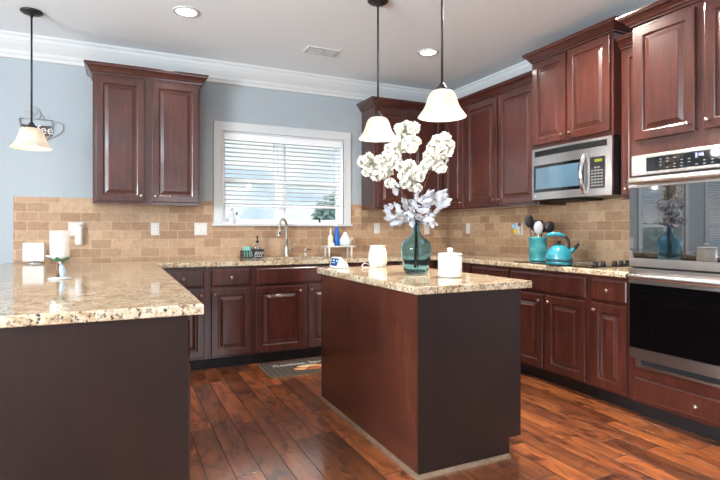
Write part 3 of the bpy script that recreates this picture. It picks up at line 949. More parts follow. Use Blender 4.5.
kx, ky, kz = -.59, -2.205, .9228
M['kettle'] = mat('turquoise_enamel', srgb(40, 122, 136), .12, coat=.6)
t = thing('tea_kettle', 'turquoise enamel tea kettle with black knob on the cooktop', 'kettle', (kx, ky, kz), math.radians(-43))
bm = new_bm(); lathe(bm, [(0, 0), (.088, 0), (.095, .004), (.096, .024), (.093, .030), (.097, .036), (.098, .05), (.094, .075), (.082, .105), (.062, .130), (.04, .144), (.032, .147), (0, .147)], 44)
build('body', bm, M['kettle'], t)
bm = new_bm(); lathe(bm, [(.0945, .026), (.0975, .028), (.0975, .034), (.0945, .036)], 44); build('chrome_band', bm, M['bronze'], t)
bm = new_bm(); lathe(bm, [(0, .1475), (.031, .1475), (.030, .153), (.012, .158), (.009, .164), (.018, .169), (.019, .174), (.012, .178), (0, .178)], 24); build('lid_knob', bm, M['black'], t)
bm = new_bm()
tube(bm, [(.070, 0, .088), (.092, 0, .108), (.112, 0, .128)], [.020, .017, .014], 16); sp = build('spout', bm, M['kettle'], t)
bm = new_bm(); tube(bm, [(.108, 0, .124), (.126, 0, .142)], [.0165, .015], 14); sphere(bm, (.132, 0, .150), .012, u=10, v=8); build('spout_whistle', bm, M['black'], sp)
bm = new_bm(); tube(bm, [(.066, 0, .120), (.072, 0, .150), (.066, 0, .180), (.050, 0, .205), (.03, 0, .219)], [.010, .010, .011, .012, .013], 12)
hb = build('handle_bracket', bm, M['black'], t)
bm = new_bm(); tube(bm, [(.034, 0, .217), (.0, 0, .228), (-.04, 0, .230), (-.075, 0, .222), (-.088, 0, .216)], [.013, .016, .017, .015, .010], 14); build('handle_grip', bm, M['kettle'], hb)

# ------------------------------------------------------------------ wall plates
def plate(label, x, z, n, y=None, right=False, kind='outlet'):
    w = .072 if n == 1 else .118
    nm = 'light_switch' if kind == 'switch' else 'wall_outlet'
    o = thing(nm, label, 'switch' if kind == 'switch' else 'outlet', (-.0095, y, z) if right else (x, -.0085, z), RX if right else 0, 'white wall plates on the backsplash')
    bm = new_bm(); bbox(bm, -w/2, w/2, -.006, 0, -.058, .058, .003); build('cover_plate', bm, M['plate'], o)
    for k in range(n):
        cx_ = 0 if n == 1 else (-.023 if k == 0 else .023)
        bm = new_bm()
        if kind == 'switch': bbox(bm, cx_-.016, cx_+.016, -.009, -.0061, -.033, .033, .002)
        else:
            bbox(bm, cx_-.016, cx_+.016, -.0075, -.0061, -.033, .033, .001)
        r = build('rocker' if kind == 'switch' else 'receptacle', bm, M['plastic'], o)
        if kind != 'switch':
            bm = new_bm()
            for zz in (-.017, .017):
                for xx in (-.006, .006): box(bm, cx_+xx-.001, cx_+xx+.001, -.0079, -.0076, zz-.004, zz+.004)
            build('slots', bm, M['gap'], r)
    return o
plate('white single outlet under the wall cabinet left of the window', -3.275, 1.192, 1)
plate('white double switch plate just left of the window', -2.873, 1.192, 2, kind='switch')
plate('white outlet with air freshener plugged in, behind the candle holder', -3.907, 1.192, 2)
plate('white outlet plate right of the window near the blue bottle', -.995, 1.202, 1)
plate('white outlet plate half hidden behind the teal vase neck', -.345, 1.192, 1)
plate('white outlet plate on the stove wall nearest the corner', 0, 1.202, 1, y=-.348, right=True)
plate('white outlet plate on the stove wall above the utensil crock', 0, 1.195, 2, y=-1.155, right=True)

t = thing('air_freshener', 'white plug-in air freshener on the outlet behind the candle holder', 'air freshener', (-3.885, -.0175, 1.15))
bm = new_bm(); bbox(bm, -.03, .03, -.055, 0, -.10, .075, .022, 4); build('housing', bm, M['plastic'], t, smooth=True)
bm = new_bm(); bbox(bm, -.02, .02, -.048, -.012, .073, .088, .006, 3); build('vent_cap', bm, M['plate'], t)

M['nl_yellow'] = mat('yellow_plastic', srgb(235, 205, 40), .4)
M['nl_blue'] = mat('pale_blue_plastic', srgb(150, 195, 225), .4)
M['nl_purple'] = mat('purple_plastic', srgb(120, 70, 120), .4)
t = thing('night_light', 'small colourful plug-in night light behind the utensil crock', 'night light', (-.0175, -1.16, 1.19), RX)
bm = new_bm(); bbox(bm, -.028, .034, -.03, 0, -.045, .06, .008, 2); build('base', bm, M['plastic'], t)
bm = new_bm(); sphere(bm, (-.025, -.036, .03), .026, 1, .5, 1); build('blue_bubble', bm, M['nl_blue'], t)
bm = new_bm(); sphere(bm, (-.008, -.038, -.022), .024, 1, .5, 1); build('yellow_bubble', bm, M['nl_yellow'], t)
bm = new_bm(); sphere(bm, (.04, -.034, .045), .018, 1, .5, 1); build('purple_bubble', bm, M['nl_purple'], t)

# ------------------------------------------------------------------ island top objects
IT = .9145
VX, VY = -1.902, -2.30
vz = thing('glass_vase', 'teal glass demijohn vase full of white blossoms on the island', 'vase', (VX, VY, IT))
bm = new_bm()
outer = [(0, .002), (.060, 0), (.070, .004), (.076, .012), (.083, .05), (.090, .10), (.095, .145), (.095, .168), (.088, .19), (.070, .208), (.048, .224), (.032, .242), (.0255, .262), (.0235, .29), (.0235, .318), (.028, .322), (.029, .332), (.025, .337)]
inner = [(.020, .335), (.0195, .30), (.021, .262), (.028, .24), (.045, .219), (.067, .203), (.084, .186), (.0905, .166), (.0905, .145), (.0855, .10), (.0785, .052), (.071, .016), (.055, .011), (0, .012)]
lathe(bm, outer+inner, 56)
build('bottle', bm, M['teal_glass'], vz)

M['petal'] = mat('cream_petal', srgb(238, 235, 224), .6)
M['petal'].node_tree.nodes['Principled BSDF'].inputs['Subsurface Weight'].default_value = .15
M['petal'].node_tree.nodes['Principled BSDF'].inputs['Subsurface Radius'].default_value = (.01, .01, .008)
M['centre'] = mat('green_flower_centre', srgb(176, 184, 84), .6)
M['twig'] = mat('brown_twig', srgb(96, 76, 58), .7)
M['silver'] = mat('silver_white_leaf', srgb(178, 179, 185), .5)
RV = Vector((.9034, -.4288, 0)); FV = Vector((.4288, .9034, 0))   # across and away, as one stands before the island
def blossom_bm(r, seed):
    rnd = random.Random(seed); bm = new_bm()
    nf = 13
    for k in range(nf):
        # florets spread over the ball
        z = 1-2*(k+.5)/nf; a = k*2.39996+rnd.random()*.5
        nrm = Vector((math.sqrt(max(0, 1-z*z))*math.cos(a), math.sqrt(max(0, 1-z*z))*math.sin(a), z)).normalized()
        c = nrm*r*.66
        u = nrm.orthogonal().normalized(); v = nrm.cross(u)
        ph = rnd.random()*6
        for p in range(5):
            an = ph+p*2*PI/5
            d = (u*math.cos(an)+v*math.sin(an)); s = nrm.cross(d)
            L_ = r*(.50+rnd.random()*.16); W_ = r*.29
            cup = .25+.25*rnd.random()
            def P(t, w): return c + d*(L_*t) + s*(W_*w) + nrm*(r*cup*t*t + r*.10*abs(w) + r*.05*math.sin(9*t+7*w))
            grid = [[P(t, w*sh) for w in (-1, 0, 1)] for t, sh in ((.04, .22), (.4, .85), (.75, 1.0), (1.0, .55))]
            vs = [[bm.verts.new(q) for q in row] for row in grid]
            for A, B in zip(vs, vs[1:]):
                for i in range(2):
                    f = bm.faces.new((A[i], A[i+1], B[i+1], B[i])); f.smooth = True
        if k % 3 == 0:
            m_ = Matrix.Translation(c+nrm*r*.06)
            g = bmesh.ops.create_icosphere(bm, subdivisions=1, radius=r*.15, matrix=m_)
            for q in g['verts']:
                for f in q.link_faces: f.material_index = 1
    return bm
BPROTO = []
for s in range(4):
    bm = blossom_bm(1.0, 100+s)
    me = bpy.data.meshes.new('blossom'); bm.to_mesh(me); bm.free(); me.materials.append(M['petal']); me.materials.append(M['centre']); BPROTO.append(me)

def branch(label, blooms, stem_pts, seed):
    """blooms: (across, up, radius) in metres from the vase axis and the island top"""
    rnd = random.Random(seed)
    o = thing('blossom_branch', label, 'flower', (VX, VY, IT+.02), 0, 'white blossom branches in the teal vase')
    W3 = lambda a, z, d: RV*a + FV*d + Vector((0, 0, z-.02))
    bm = new_bm()
    sp = [W3(*p) for p in stem_pts]
    # smooth the stem
    fine = []
    for i in range(len(sp)-1):
        p0, p1, p2, p3 = sp[max(i-1, 0)], sp[i], sp[i+1], sp[min(i+2, len(sp)-1)]
        for q in range(6):
            t_ = q/6
            fine.append(.5*((2*p1)+(p2-p0)*t_+(2*p0-5*p1+4*p2-p3)*t_*t_+(3*p1-p0-3*p2+p3)*t_**3))
    fine.append(sp[-1])
    tube(bm, fine, [.0032-.0016*i/len(fine) for i in range(len(fine))], 7)
    pos = []
    for a, z, r in blooms:
        dep = rnd.uniform(-.045, .045)
        c = W3(a, z, dep); pos.append((c, r))
        tgt = min(fine, key=lambda q: (q-c).length + (.05 if q.z > c.z else 0))
        mid = (tgt+c)/2 + Vector((0, 0, .008))
        tube(bm, [tgt, mid, c], .0012, 5)
    build('stem', bm, M['twig'], o)
    for k, (c, r) in enumerate(pos):
        b = bpy.data.objects.new('blossom', BPROTO[rnd.randrange(4)]); COL.objects.link(b); b.parent = o
        b.location = c; b.scale = (r, r, r*.92); b.rotation_euler = (rnd.uniform(-.5, .5), rnd.uniform(-.5, .5), rnd.uniform(0, 6.28))
    return o
pxm = 160.0
def px(lst): return [((u-416)/pxm, (273.5-v)/pxm, .86*r/pxm) for u, v, r in lst]
branch('white blossom branch leaning left towards the pendant lamp in the teal vase',
       px([(363, 163, 6), (369, 158, 6), (373, 164, 6.5), (379, 161.5, 5.5), (368, 172, 6), (377, 176, 6.5), (384, 168, 6.5), (388.5, 172, 5.5), (382, 176, 5), (389.5, 184.5, 5.5)]),
       [(.012, .03, .02), (.0, .30, 0), (-.06, .46, -.01), (-.15, .56, -.02), (-.24, .64, -.02), (-.31, .69, -.02)], 1)
branch('tallest white blossom branch rising upright in the teal vase',
       px([(402, 129, 7), (408, 126.5, 7), (413, 130, 6.5), (398.5, 130, 5), (402, 138, 6.5), (410, 137, 6), (415, 142.5, 6.5), (408, 143.5, 6), (397, 145, 7), (390.5, 148.5, 6), (403, 148, 6.5), (411, 149, 6), (387.5, 156, 6), (395, 157, 6.5), (392, 163.5, 6), (398, 161.5, 5.5)]),
       [(-.005, .03, -.02), (.0, .30, .0), (.0, .50, .01), (-.02, .66, .02), (-.05, .80, .02), (-.055, .92, .02)], 2)
branch('short white blossom branch low in the middle of the teal vase',
       px([(401, 168, 6.5), (409, 166, 6.5), (414, 172, 6.5), (404, 176, 6.5), (411, 180, 6.5), (419, 178, 5.5), (405, 185, 5.5), (413, 187, 5.5), (421, 171, 5.5), (417, 189, 5)]),
       [(.01, .03, -.01), (.0, .30, -.005), (-.01, .45, -.02), (-.03, .56, -.03), (-.03, .67, -.03)], 3)
branch('white blossom branch leaning right below the nearer pendant in the teal vase',
       px([(437, 142, 6.5), (444, 140, 6.5), (449, 146, 6), (432, 148.5, 6.5), (440, 151, 6.5), (447, 153, 6), (429, 156, 6), (437, 159, 6.5), (444, 160, 5), (424.5, 166.5, 6), (434, 166, 6), (440, 169, 6), (422, 172, 5)]),
       [(-.01, .03, .0), (.0, .30, .005), (.02, .44, 0), (.06, .56, 0), (.11, .68, 0), (.17, .80, 0)], 4)

def leafy(label, root_pts, leaves, seed):
    rnd = random.Random(seed)
    o = thing('leaf_spray', label, 'foliage', (VX, VY, IT+.02), 0, 'silvery leaf sprays in the teal vase')
    W3 = lambda a, z, d: RV*a + FV*d + Vector((0, 0, z-.02))
    bm = new_bm(); tube(bm, [W3(*p) for p in root_pts], .0022, 6); build('stem', bm, M['twig'], o)
    bm = new_bm()
    for a, z, dirx, dirz, L_ in leaves:
        dep = rnd.uniform(-.09, .07)
        c = W3(a, z, dep)
        d = (RV*dirx + Vector((0, 0, dirz)) + FV*rnd.uniform(-.6, .3)).normalized()
        s = d.cross(FV + Vector((rnd.uniform(-.5, .5), rnd.uniform(-.5, .5), rnd.uniform(-.5, .5)))).normalized()
        n_ = s.cross(d)
        rows = []
        W_ = L_*.24
        for t_, w in ((0, .10), (.15, .55), (.32, .95), (.5, .8), (.66, 1.0), (.82, .6), (1, .04)):
            cv = -.20*L_*t_*t_
            rows.append([bm.verts.new(c + d*(L_*(t_-.4)) + s*(W_*w*q) + n_*(cv + L_*.10*abs(q)*w + L_*.03*math.sin(8*t_+q*3))) for q in (-1, -.5, 0, .5, 1)])
        for A, B in zip(rows, rows[1:]):
            for i in range(4):
                f = bm.faces.new((A[i], A[i+1], B[i+1], B[i])); f.smooth = True
    build('leaves', bm, M['silver'], o)
rr = random.Random(11)
def leafset(region, n):
    out = []
    for _ in range(n):
        (u0, u1, v0, v1) = rr.choice(region)
        u = rr.uniform(u0, u1); v = rr.uniform(v0, v1)
        a = (u-416)/pxm; z = (273.5-v)/pxm
        dx, dz = a*1.0+rr.uniform(-.08, .08), (z-.36)*.9+rr.uniform(-.08, .10)
        out.append((a, z, dx*6, dz*6, rr.uniform(.045, .072)))
    return out
leafy('silvery white leaf spray spreading left at the vase mouth', [(-.008, .03, .01), (-.002, .31, .01), (-.06, .36, -.01), (-.14, .42, -.02)],
      leafset([(389, 408, 205, 226), (385, 400, 197, 222), (393, 402, 186, 200), (398, 412, 212, 224)], 44), 21)
leafy('silvery white leaf spray in the middle at the vase mouth', [(.002, .03, .016), (.003, .31, .012), (.0, .40, -.02), (.02, .48, -.03)],
      leafset([(408, 425, 198, 222), (412, 432, 205, 224), (416, 428, 192, 206), (404, 416, 200, 216)], 44), 22)
leafy('silvery white leaf spray spreading right at the vase mouth', [(.012, .03, .008), (.006, .31, .008), (.08, .40, -.01), (.15, .48, -.02)],
      leafset([(424, 440, 192, 214), (430, 445, 193, 205), (420, 434, 208, 222), (428, 435, 212, 228), (436, 446, 196, 210)], 46), 23)

# canister
t = thing('canister', 'white ceramic canister with knobbed lid beside the teal vase', 'canister', (-1.87, -2.615, IT))
bm = new_bm(); lathe(bm, [(0, 0), (.060, 0), (.066, .004), (.068, .01), (.0685, .118), (.066, .122), (.062, .122), (.062, .01), (0, .008)], 48); build('body', bm, M['ceramic'], t)
bm = new_bm(); lathe(bm, [(0, .1222), (.068, .1222), (.0695, .126), (.069, .133), (.064, .137), (.02, .140), (.012, .142), (.012, .146), (.017, .150), (.018, .163), (.015, .167), (0, .168)], 48); build('lid', bm, M['ceramic'], t)

# wax warmer with cord
def mk_warm():
    m = mat('leaf_print_glass', srgb(238, 236, 226), .3, emis=(1, .95, .82, 1), estr=.08)
    v = coords(m, (1, 1, .6))
    vo = N(m, 'ShaderNodeTexVoronoi'); vo.inputs['Scale'].default_value = 55; vo.feature = 'DISTANCE_TO_EDGE'
    L(m, v, vo.inputs['Vector'])
    c = ramp(m, vo.outputs['Distance'], [(.02, srgb(176, 184, 160)), (.14, srgb(228, 226, 214))])
    n = ramp(m, noise(m, coords(m), 22, 3), [(.45, srgb(238, 236, 226)), (.55, (1, 1, 1, 1))])
    L(m, mixc(m, .75, (.86, .85, .8, 1), c), BS(m).inputs['Base Color']); return m
M['warm'] = mk_warm()
t = thing('wax_warmer', 'glowing white leaf-print wax warmer on the island left of the vase', 'wax warmer', (-1.86, -1.70, IT))
bm = new_bm(); lathe(bm, [(0, 0), (.054, 0), (.06, .004), (.067, .03), (.0695, .06), (.067, .095), (.060, .125), (.055, .142), (.052, .142), (.052, .139), (0, .139)], 44); build('glass_body', bm, M['warm'], t)
bm = new_bm(); lathe(bm, [(0, .1425), (.056, .1425), (.061, .147), (.063, .155), (.060, .156), (.05, .150), (0, .149)], 44); build('wax_dish', bm, M['ceramic'], t)
bm = new_bm()
P_ = [(-.066, .0, .012), (-.085, -.005, .022), (-.115, -.02, .03), (-.14, -.035, .022), (-.152, -.045, .008), (-.145, -.06, .0035), (-.12, -.07, .0035), (-.09, -.06, .0035), (-.06, -.09, .0035)]
tube(bm, P_, .0028, 8); build('power_cord', bm, M['plastic'], t)

# smart display
M['screen_blue'] = mat('lit_blue_screen', srgb(32, 56, 104), .15, emis=srgb(52, 96, 175), estr=.22)
M['screen_pale'] = mat('lit_pale_icons', srgb(170, 205, 235), .3, emis=srgb(170, 205, 235), estr=.2)
t = thing('smart_display', 'white wedge smart display with blue screen on the island corner', 'smart display', (-2.165, -1.69, IT), math.radians(-84))
bm = new_bm()
prof = [(-.040, 0), (.045, 0), (.048, .012), (.040, .030), (-.008, .074), (-.018, .079), (-.024, .074), (-.048, .008)]
ws = .058
A = [bm.verts.new((-ws, y, z)) for y, z in prof]; B = [bm.verts.new((ws, y, z)) for y, z in prof]
bm.faces.new(A); bm.faces.new(B[::-1])
for i in range(len(prof)): bm.faces.new((A[i], A[(i+1) % len(prof)], B[(i+1) % len(prof)], B[i]))
bmesh.ops.bevel(bm, geom=list(bm.edges), offset=.004, segments=2, affect='EDGES')
build('housing', bm, M['plastic'], t)
fn = Vector((0, -.066, .024)).normalized()
def on_face(x, s, off): # s along the slanted front from bottom to top
    p0 = Vector((0, -.048, .008)); p1 = Vector((0, -.024, .074)); d = (p1-p0)
    nn = Vector((0, -d.z, d.y)).normalized()
    return Vector((x, 0, 0)) + p0 + d*s + nn*off
bm = new_bm()
q = [bm.verts.new(on_face(x, s, o_)) for o_ in (.0002, .0012) for x, s in ((-.048, .12), (.048, .12), (.048, .9), (-.048, .9))]
bm.faces.new(q[:4][::-1]); bm.faces.new(q[4:])
for i in range(4): bm.faces.new((q[i], q[(i+1) % 4], q[4+(i+1) % 4], q[4+i]))
scn = build('screen', bm, M['screen_blue'], t)
bm = new_bm()
for x, s, w, h in ((-.03, .62, .03, .12), (-.03, .40, .045, .06), (.02, .55, .018, .2)):
    q = [bm.verts.new(on_face(a, b, .0016)) for a, b in ((x, s), (x+w, s), (x+w, s+h), (x, s+h))]; bm.faces.new(q)
build('screen_icons', bm, M['screen_pale'], scn)

# ------------------------------------------------------------------ back counter objects
FX, FY_ = -2.05, -.075
t = thing('faucet', 'brushed nickel gooseneck faucet with pull-down spray head at the sink', 'faucet', (FX, FY_, IT))
bm = new_bm(); lathe(bm, [(0, 0), (.030, 0), (.030, .006), (.024, .012), (.021, .02), (.021, .10), (.019, .106), (0, .106)], 24); build('base', bm, M['nickel'], t)
bm = new_bm()
pts = [(0, 0, .10), (0, 0, .20), (0, 0, .30)]
for k in range(1, 13):
    a = PI*k/12*1.0
    pts.append((-.065*(1-math.cos(a))*.75, -.065*(1-math.cos(a))*.66, .30+.075*math.sin(a)))
pts.append((-.0985, -.087, .285))
tube(bm, pts, .0125, 14); build('spout', bm, M['nickel'], t)
bm = new_bm(); tube(bm, [(-.0985, -.087, .287), (-.099, -.0875, .272), (-.103, -.092, .225), (-.106, -.095, .200)], [.013, .015, .0185, .021], 14); hd = build('spray_head', bm, M['nickel'], t)
bm = new_bm(); bbox(bm, -.111, -.098, -.118, -.104, .222, .25, .003); build('spray_button', bm, M['black'], hd)
bm = new_bm(); tube(bm, [(.018, 0, .075), (.055, -.005, .08)], [.013, .012], 14); tube(bm, [(.050, -.005, .08), (.062, -.01, .10), (.075, -.02, .135)], [.008, .006, .005], 10); build('handle', bm, M['nickel'], t)

t = thing('soap_pump', 'small metal pump built into the counter right of the faucet', 'soap pump', (-1.85, -.075, IT))
bm = new_bm(); lathe(bm, [(0, 0), (.020, 0), (.019, .006), (.011, .010), (.010, .05), (.013, .052), (.013, .075), (.008, .08), (0, .08)], 20); build('stem', bm, M['nickel'], t)
bm = new_bm(); tube(bm, [(0, 0, .072), (.02, -.02, .074), (.045, -.045, .066)], .005, 10); build('spout', bm, M['bronze'], t)

# soap caddy set
M['caddy'] = mat('dark_metal_caddy', srgb(62, 54, 54), .5, .3)
M['teal_sponge'] = mat('teal_scrubber', srgb(120, 190, 175), .8)
M['stripe'] = mat('white_print', srgb(225, 222, 220), .5)
t = thing('soap_caddy', 'dark two-cell caddy holding scrubber and soap bottle left of the faucet', 'caddy', (-2.405, -.10, IT))
bm = new_bm()
def open_tray(bm, x0, x1, y0, y1, h, w=.004):
    box(bm, x0, x1, y0, y1, 0, .004); box(bm, x0, x1, y0, y0+w, .004, h); box(bm, x0, x1, y1-w, y1, .004, h)
    box(bm, x0, x0+w, y0+w, y1-w, .004, h); box(bm, x1-w, x1, y0+w, y1-w, .004, h)
open_tray(bm, -.105, -.003, -.045, .045, .072); open_tray(bm, .003, .105, -.045, .045, .082)
build('holder', bm, M['caddy'], t)
bm = new_bm()
for x in (.022, .045, .068, .088):
    tube(bm, [(x-.008, -.0465, .012), (x, -.0465, .055), (x+.006, -.0465, .03), (x+.010, -.0465, .06)], .0028, 6)
    tube(bm, [(x-.01, -.0465, .012), (x+.01, -.0465, .012)], .0022, 6)
build('white_pattern', bm, M['stripe'], t)
bm = new_bm()
for x in (-.085, -.06, -.035, -.018):
    tube(bm, [(x, -.0465, .012), (x+.006, -.0465, .03), (x-.004, -.0465, .045), (x+.004, -.0465, .062)], .0035, 6)
build('teal_pattern', bm, M['teal_sponge'], t)
bm = new_bm(); bbox(bm, -.088, -.018, -.035, .035, .0045, .108, .016, 3)
tag(build('scrub_sponge', bm, M['teal_sponge'], None, (-2.405, -.10, IT)), 'teal scrub sponge standing in the left cell of the dark caddy', 'sponge')
t = thing('soap_bottle', 'clear soap bottle with dark pump in the caddy left of the faucet', 'soap bottle', (-2.352, -.10, IT+.0045))
bm = new_bm(); lathe(bm, [(0, 0), (.032, 0), (.034, .004), (.034, .09), (.03, .108), (.014, .128), (.012, .142), (0, .142)], 24); build('bottle', bm, M['soap_glass'], t)
bm = new_bm(); lathe(bm, [(0, .142), (.015, .142), (.015, .16), (.006, .162), (.005, .195), (.012, .196), (.012, .204), (0, .205)], 18); tube(bm, [(0, 0, .2), (-.015, -.022, .2), (-.02, -.03, .192)], .0045, 8); build('pump', bm, M['black'], t)

# riser shelf with bottles
t = thing('riser_shelf', 'small white riser shelf on the counter right of the sink', 'shelf', (-1.51, -.14, IT))
bm = new_bm(); bbox(bm, -.165, .165, -.07, .07, .092, .106, .004); build('top', bm, M['plastic'], t)
for x in (-.125, .125):
    for y in (-.052, .052):
        bm = new_bm(); lathe(bm, [(0, 0), (.009, 0), (.0085, .03), (.011, .05), (.0085, .07), (.011, .0915), (0, .0915)], 12, x, y); build('leg', bm, M['plastic'], t)
RZ = IT+.1065
M['cream'] = mat('cream_plastic', srgb(236, 222, 190), .4)
t = thing('lotion_bottle', 'slim cream bottle on the left of the white riser shelf', 'bottle', (-1.60, -.14, RZ))
bm = new_bm(); lathe(bm, [(0, 0), (.024, 0), (.027, .004), (.027, .07), (.024, .1), (.012, .115), (.010, .125), (0, .125)], 24); build('body', bm, M['cream'], t)
bm = new_bm(); lathe(bm, [(0, .1255), (.012, .1255), (.012, .15), (.007, .155), (.006, .185), (0, .185)], 16); build('cap', bm, M['plastic'], t)
M['soapbar'] = mat('white_soap_dish', srgb(240, 234, 226), .5)
bm = new_bm(); bbox(bm, -.05, .04, -.03, .02, 0, .028, .008, 3)
tag(build('soap_bar', bm, M['soapbar'], None, (-1.60, -.178, RZ-.0005)), 'white soap bar lying in front of the cream bottle on the riser shelf', 'soap')
bpy.data.objects['soap_bar'].scale = (.55, .4, 1)
M['blue_bottle'] = mat('cobalt_blue_plastic', srgb(30, 100, 190), .2)
t = thing('dish_soap_bottle', 'cobalt blue dish soap bottle behind the speckled jug on the riser', 'bottle', (-1.515, -.098, RZ))
bm = new_bm(); lathe(bm, [(0, 0), (.027, 0), (.03, .005), (.03, .09), (.026, .12), (.02, .15), (.0195, .19), (.015, .20), (0, .20)], 24); build('body', bm, M['blue_bottle'], t)
bm = new_bm(); lathe(bm, [(0, .2), (.013, .2), (.011, .215), (.006, .222), (.005, .236), (0, .236)], 16); build('cap', bm, M['plastic'], t)
def mk_speck():
    m = mat('speckled_ceramic', srgb(238, 238, 232), .3)
    vo = N(m, 'ShaderNodeTexVoronoi'); vo.inputs['Scale'].default_value = 48
    L(m, coords(m), vo.inputs['Vector'])
    L(m, ramp(m, vo.outputs['Distance'], [(.14, srgb(60, 80, 110)), (.22, srgb(214, 230, 232))]), BS(m).inputs['Base Color']); return m
M['speck'] = mk_speck()
t = thing('speckled_jug', 'round white speckled ceramic jug on the right of the riser shelf', 'jug', (-1.445, -.165, RZ), math.radians(15))
bm = new_bm(); lathe(bm, [(0, 0), (.04, 0), (.055, .012), (.062, .04), (.055, .07), (.038, .095), (.022, .12), (.018, .135), (.013, .142), (0, .145)], 32); build('body', bm, M['speck'], t)
bm = new_bm(); tube(bm, [(.05, 0, .05), (.078, -.005, .066), (.09, -.005, .078)], [.02, .014, .016], 12); build('spout', bm, M['cream'], t)

# sill ornaments
t = thing('angel_figurine', 'small white gowned figurine on the left end of the window sill', 'figurine', (-2.575, .02, W1[2]+.0005))
bm = new_bm(); lathe(bm, [(0, 0), (.034, 0), (.036, .004), (.030, .04), (.022, .085), (.019, .105), (.010, .115), (.008, .122), (0, .122)], 24); build('gown', bm, M['ceramic'], t)
bm = new_bm(); sphere(bm, (0, 0, .136), .017, u=14, v=10); build('head', bm, M['ceramic'], t)
bm = new_bm(); tube(bm, [(.012, -.008, .098), (.028, -.02, .085), (.036, -.022, .1)], .006, 8); build('arm', bm, M['ceramic'], t)
bm = new_bm(); sphere(bm, (.042, -.022, .098), .009, 1, 1, 2.0, 10, 8); p = build('dark_bundle', bm, M['black'], t)
bm = new_bm(); sphere(bm, (.004, -.012, .146), .008, 1, 1, .6, 8, 6); build('bow', bm, M['key'], t)
t = thing('sill_ornament', 'tiny dark ornament on the right end of the window sill', 'ornament', (-1.66, .02, W1[2]+.0005))
bm = new_bm(); lathe(bm, [(0, 0), (.012, 0), (.008, .006), (.004, .02), (0, .02)], 12); build('foot', bm, M['plate'], t)
bm = new_bm(); sphere(bm, (0, 0, .034), .014, .8, 1, 1.3, 12, 8); sphere(bm, (-.004, -.004, .055), .009, u=10, v=8); tube(bm, [(.004, 0, .03), (.02, .005, .012)], [.006, .002], 8); build('body', bm, M['black'], t)

# ------------------------------------------------------------------ peninsula objects
t = thing('candle_holder', 'hurricane candle holder with figure stem on the peninsula counter', 'candle holder', (-3.869, -1.80, IT))
bm = new_bm(); lathe(bm, [(0, 0), (.056, 0), (.060, .003), (.058, .007), (.03, .012), (0, .014)], 36); build('base', bm, M['ceramic'], t)
M['bluedress'] = mat('blue_mosaic', srgb(140, 172, 190), .35)
vo = N(M['bluedress'], 'ShaderNodeTexVoronoi'); vo.inputs['Scale'].default_value = 120
L(M['bluedress'], coords(M['bluedress']), vo.inputs['Vector'])
L(M['bluedress'], ramp(M['bluedress'], vo.outputs['Distance'], [(.15, srgb(96, 124, 150)), (.5, srgb(176, 200, 212))]), BS(M['bluedress']).inputs['Base Color'])
M['trunk'] = mat('brown_trunk', srgb(120, 74, 52), .5)
M['leafgreen'] = mat('green_leaf_glaze', srgb(58, 116, 72), .35)
bm = new_bm(); tube(bm, [(-.012, 0, .012), (-.010, 0, .04), (-.012, 0, .07), (-.006, 0, .09), (0, 0, .100)], [.011, .008, .007, .010, .016], 12); build('trunk', bm, M['trunk'], t)
bm = new_bm(); tube(bm, [(.012, -.008, .012), (.016, -.01, .035), (.010, -.010, .055), (.008, -.010, .072), (.006, -.008, .082)], [.013, .018, .016, .011, .006], 14); build('figure_gown', bm, M['bluedress'], t)
bm = new_bm(); sphere(bm, (.002, -.012, .091), .008, u=12, v=8); build('figure_head', bm, M['ceramic'], t)
bm = new_bm()
for a in range(6):
    an = a*PI/3+.3; d = Vector((math.cos(an), math.sin(an), 0)); s = Vector((-d.y, d.x, 0))
    rows = []
    for q, w in ((.25, .3), (.5, 1), (.75, .9), (1, .08)):
        c = d*(.058*q) + Vector((0, 0, .092+.028*q*q))
        rows.append([bm.verts.new(c+s*(.016*w*k)+Vector((0, 0, .004*abs(k)))) for k in (-1, 0, 1)])
    for A, B in zip(rows, rows[1:]):
        for i in range(2): bm.faces.new((A[i], A[i+1], B[i+1], B[i]))
build('leaves', bm, M['leafgreen'], t)
bm = new_bm(); tube(bm, [(-.035, -.01, .118), (-.05, -.012, .124), (-.066, -.014, .128)], [.006, .008, .003], 8); build('white_bird', bm, M['ceramic'], t)
bm = new_bm(); lathe(bm, [(0, .1055), (.034, .106), (.045, .116), (.050, .14), (.0515, .265), (.0495, .265), (.048, .14), (.043, .1185), (.033, .1085), (0, .108)], 36); build('glass_cup', bm, M['candle_glass'], t)
M['wax'] = mat('white_candle_wax', srgb(248, 240, 228), .5)
M['wax'].node_tree.nodes['Principled BSDF'].inputs['Subsurface Weight'].default_value = .3
M['wax'].node_tree.nodes['Principled BSDF'].inputs['Subsurface Radius'].default_value = (.02, .015, .01)
c_ = thing('pillar_candle', 'white pillar candle inside the glass cup of the candle holder', 'candle', (-3.869, -1.80, IT+.109))
bm = new_bm(); lathe(bm, [(0, 0), (.031, 0), (.0415, .012), (.0425, .03), (.0425, .118), (.040, .122), (.018, .118), (0, .117)], 36); build('wax', bm, M['wax'], c_)
bm = new_bm(); tube(bm, [(0, 0, .116), (.001, 0, .128)], .0012, 6); build('wick', bm, M['black'], c_)

t = thing('tabletop_box', 'white square box on a short metal foot near the blue wall', 'box', (-4.19, -.20, IT), math.radians(-5))
bm = new_bm(); lathe(bm, [(0, 0), (.062, 0), (.062, .006), (.04, .010), (.02, .012), (.02, .016), (0, .016)], 28, .012, .0); build('foot', bm, M['chrome'], t)
bm = new_bm(); bbox(bm, -.075, .075, -.035, .035, .0163, .165, .006, 3); build('case', bm, M['plastic'], t)

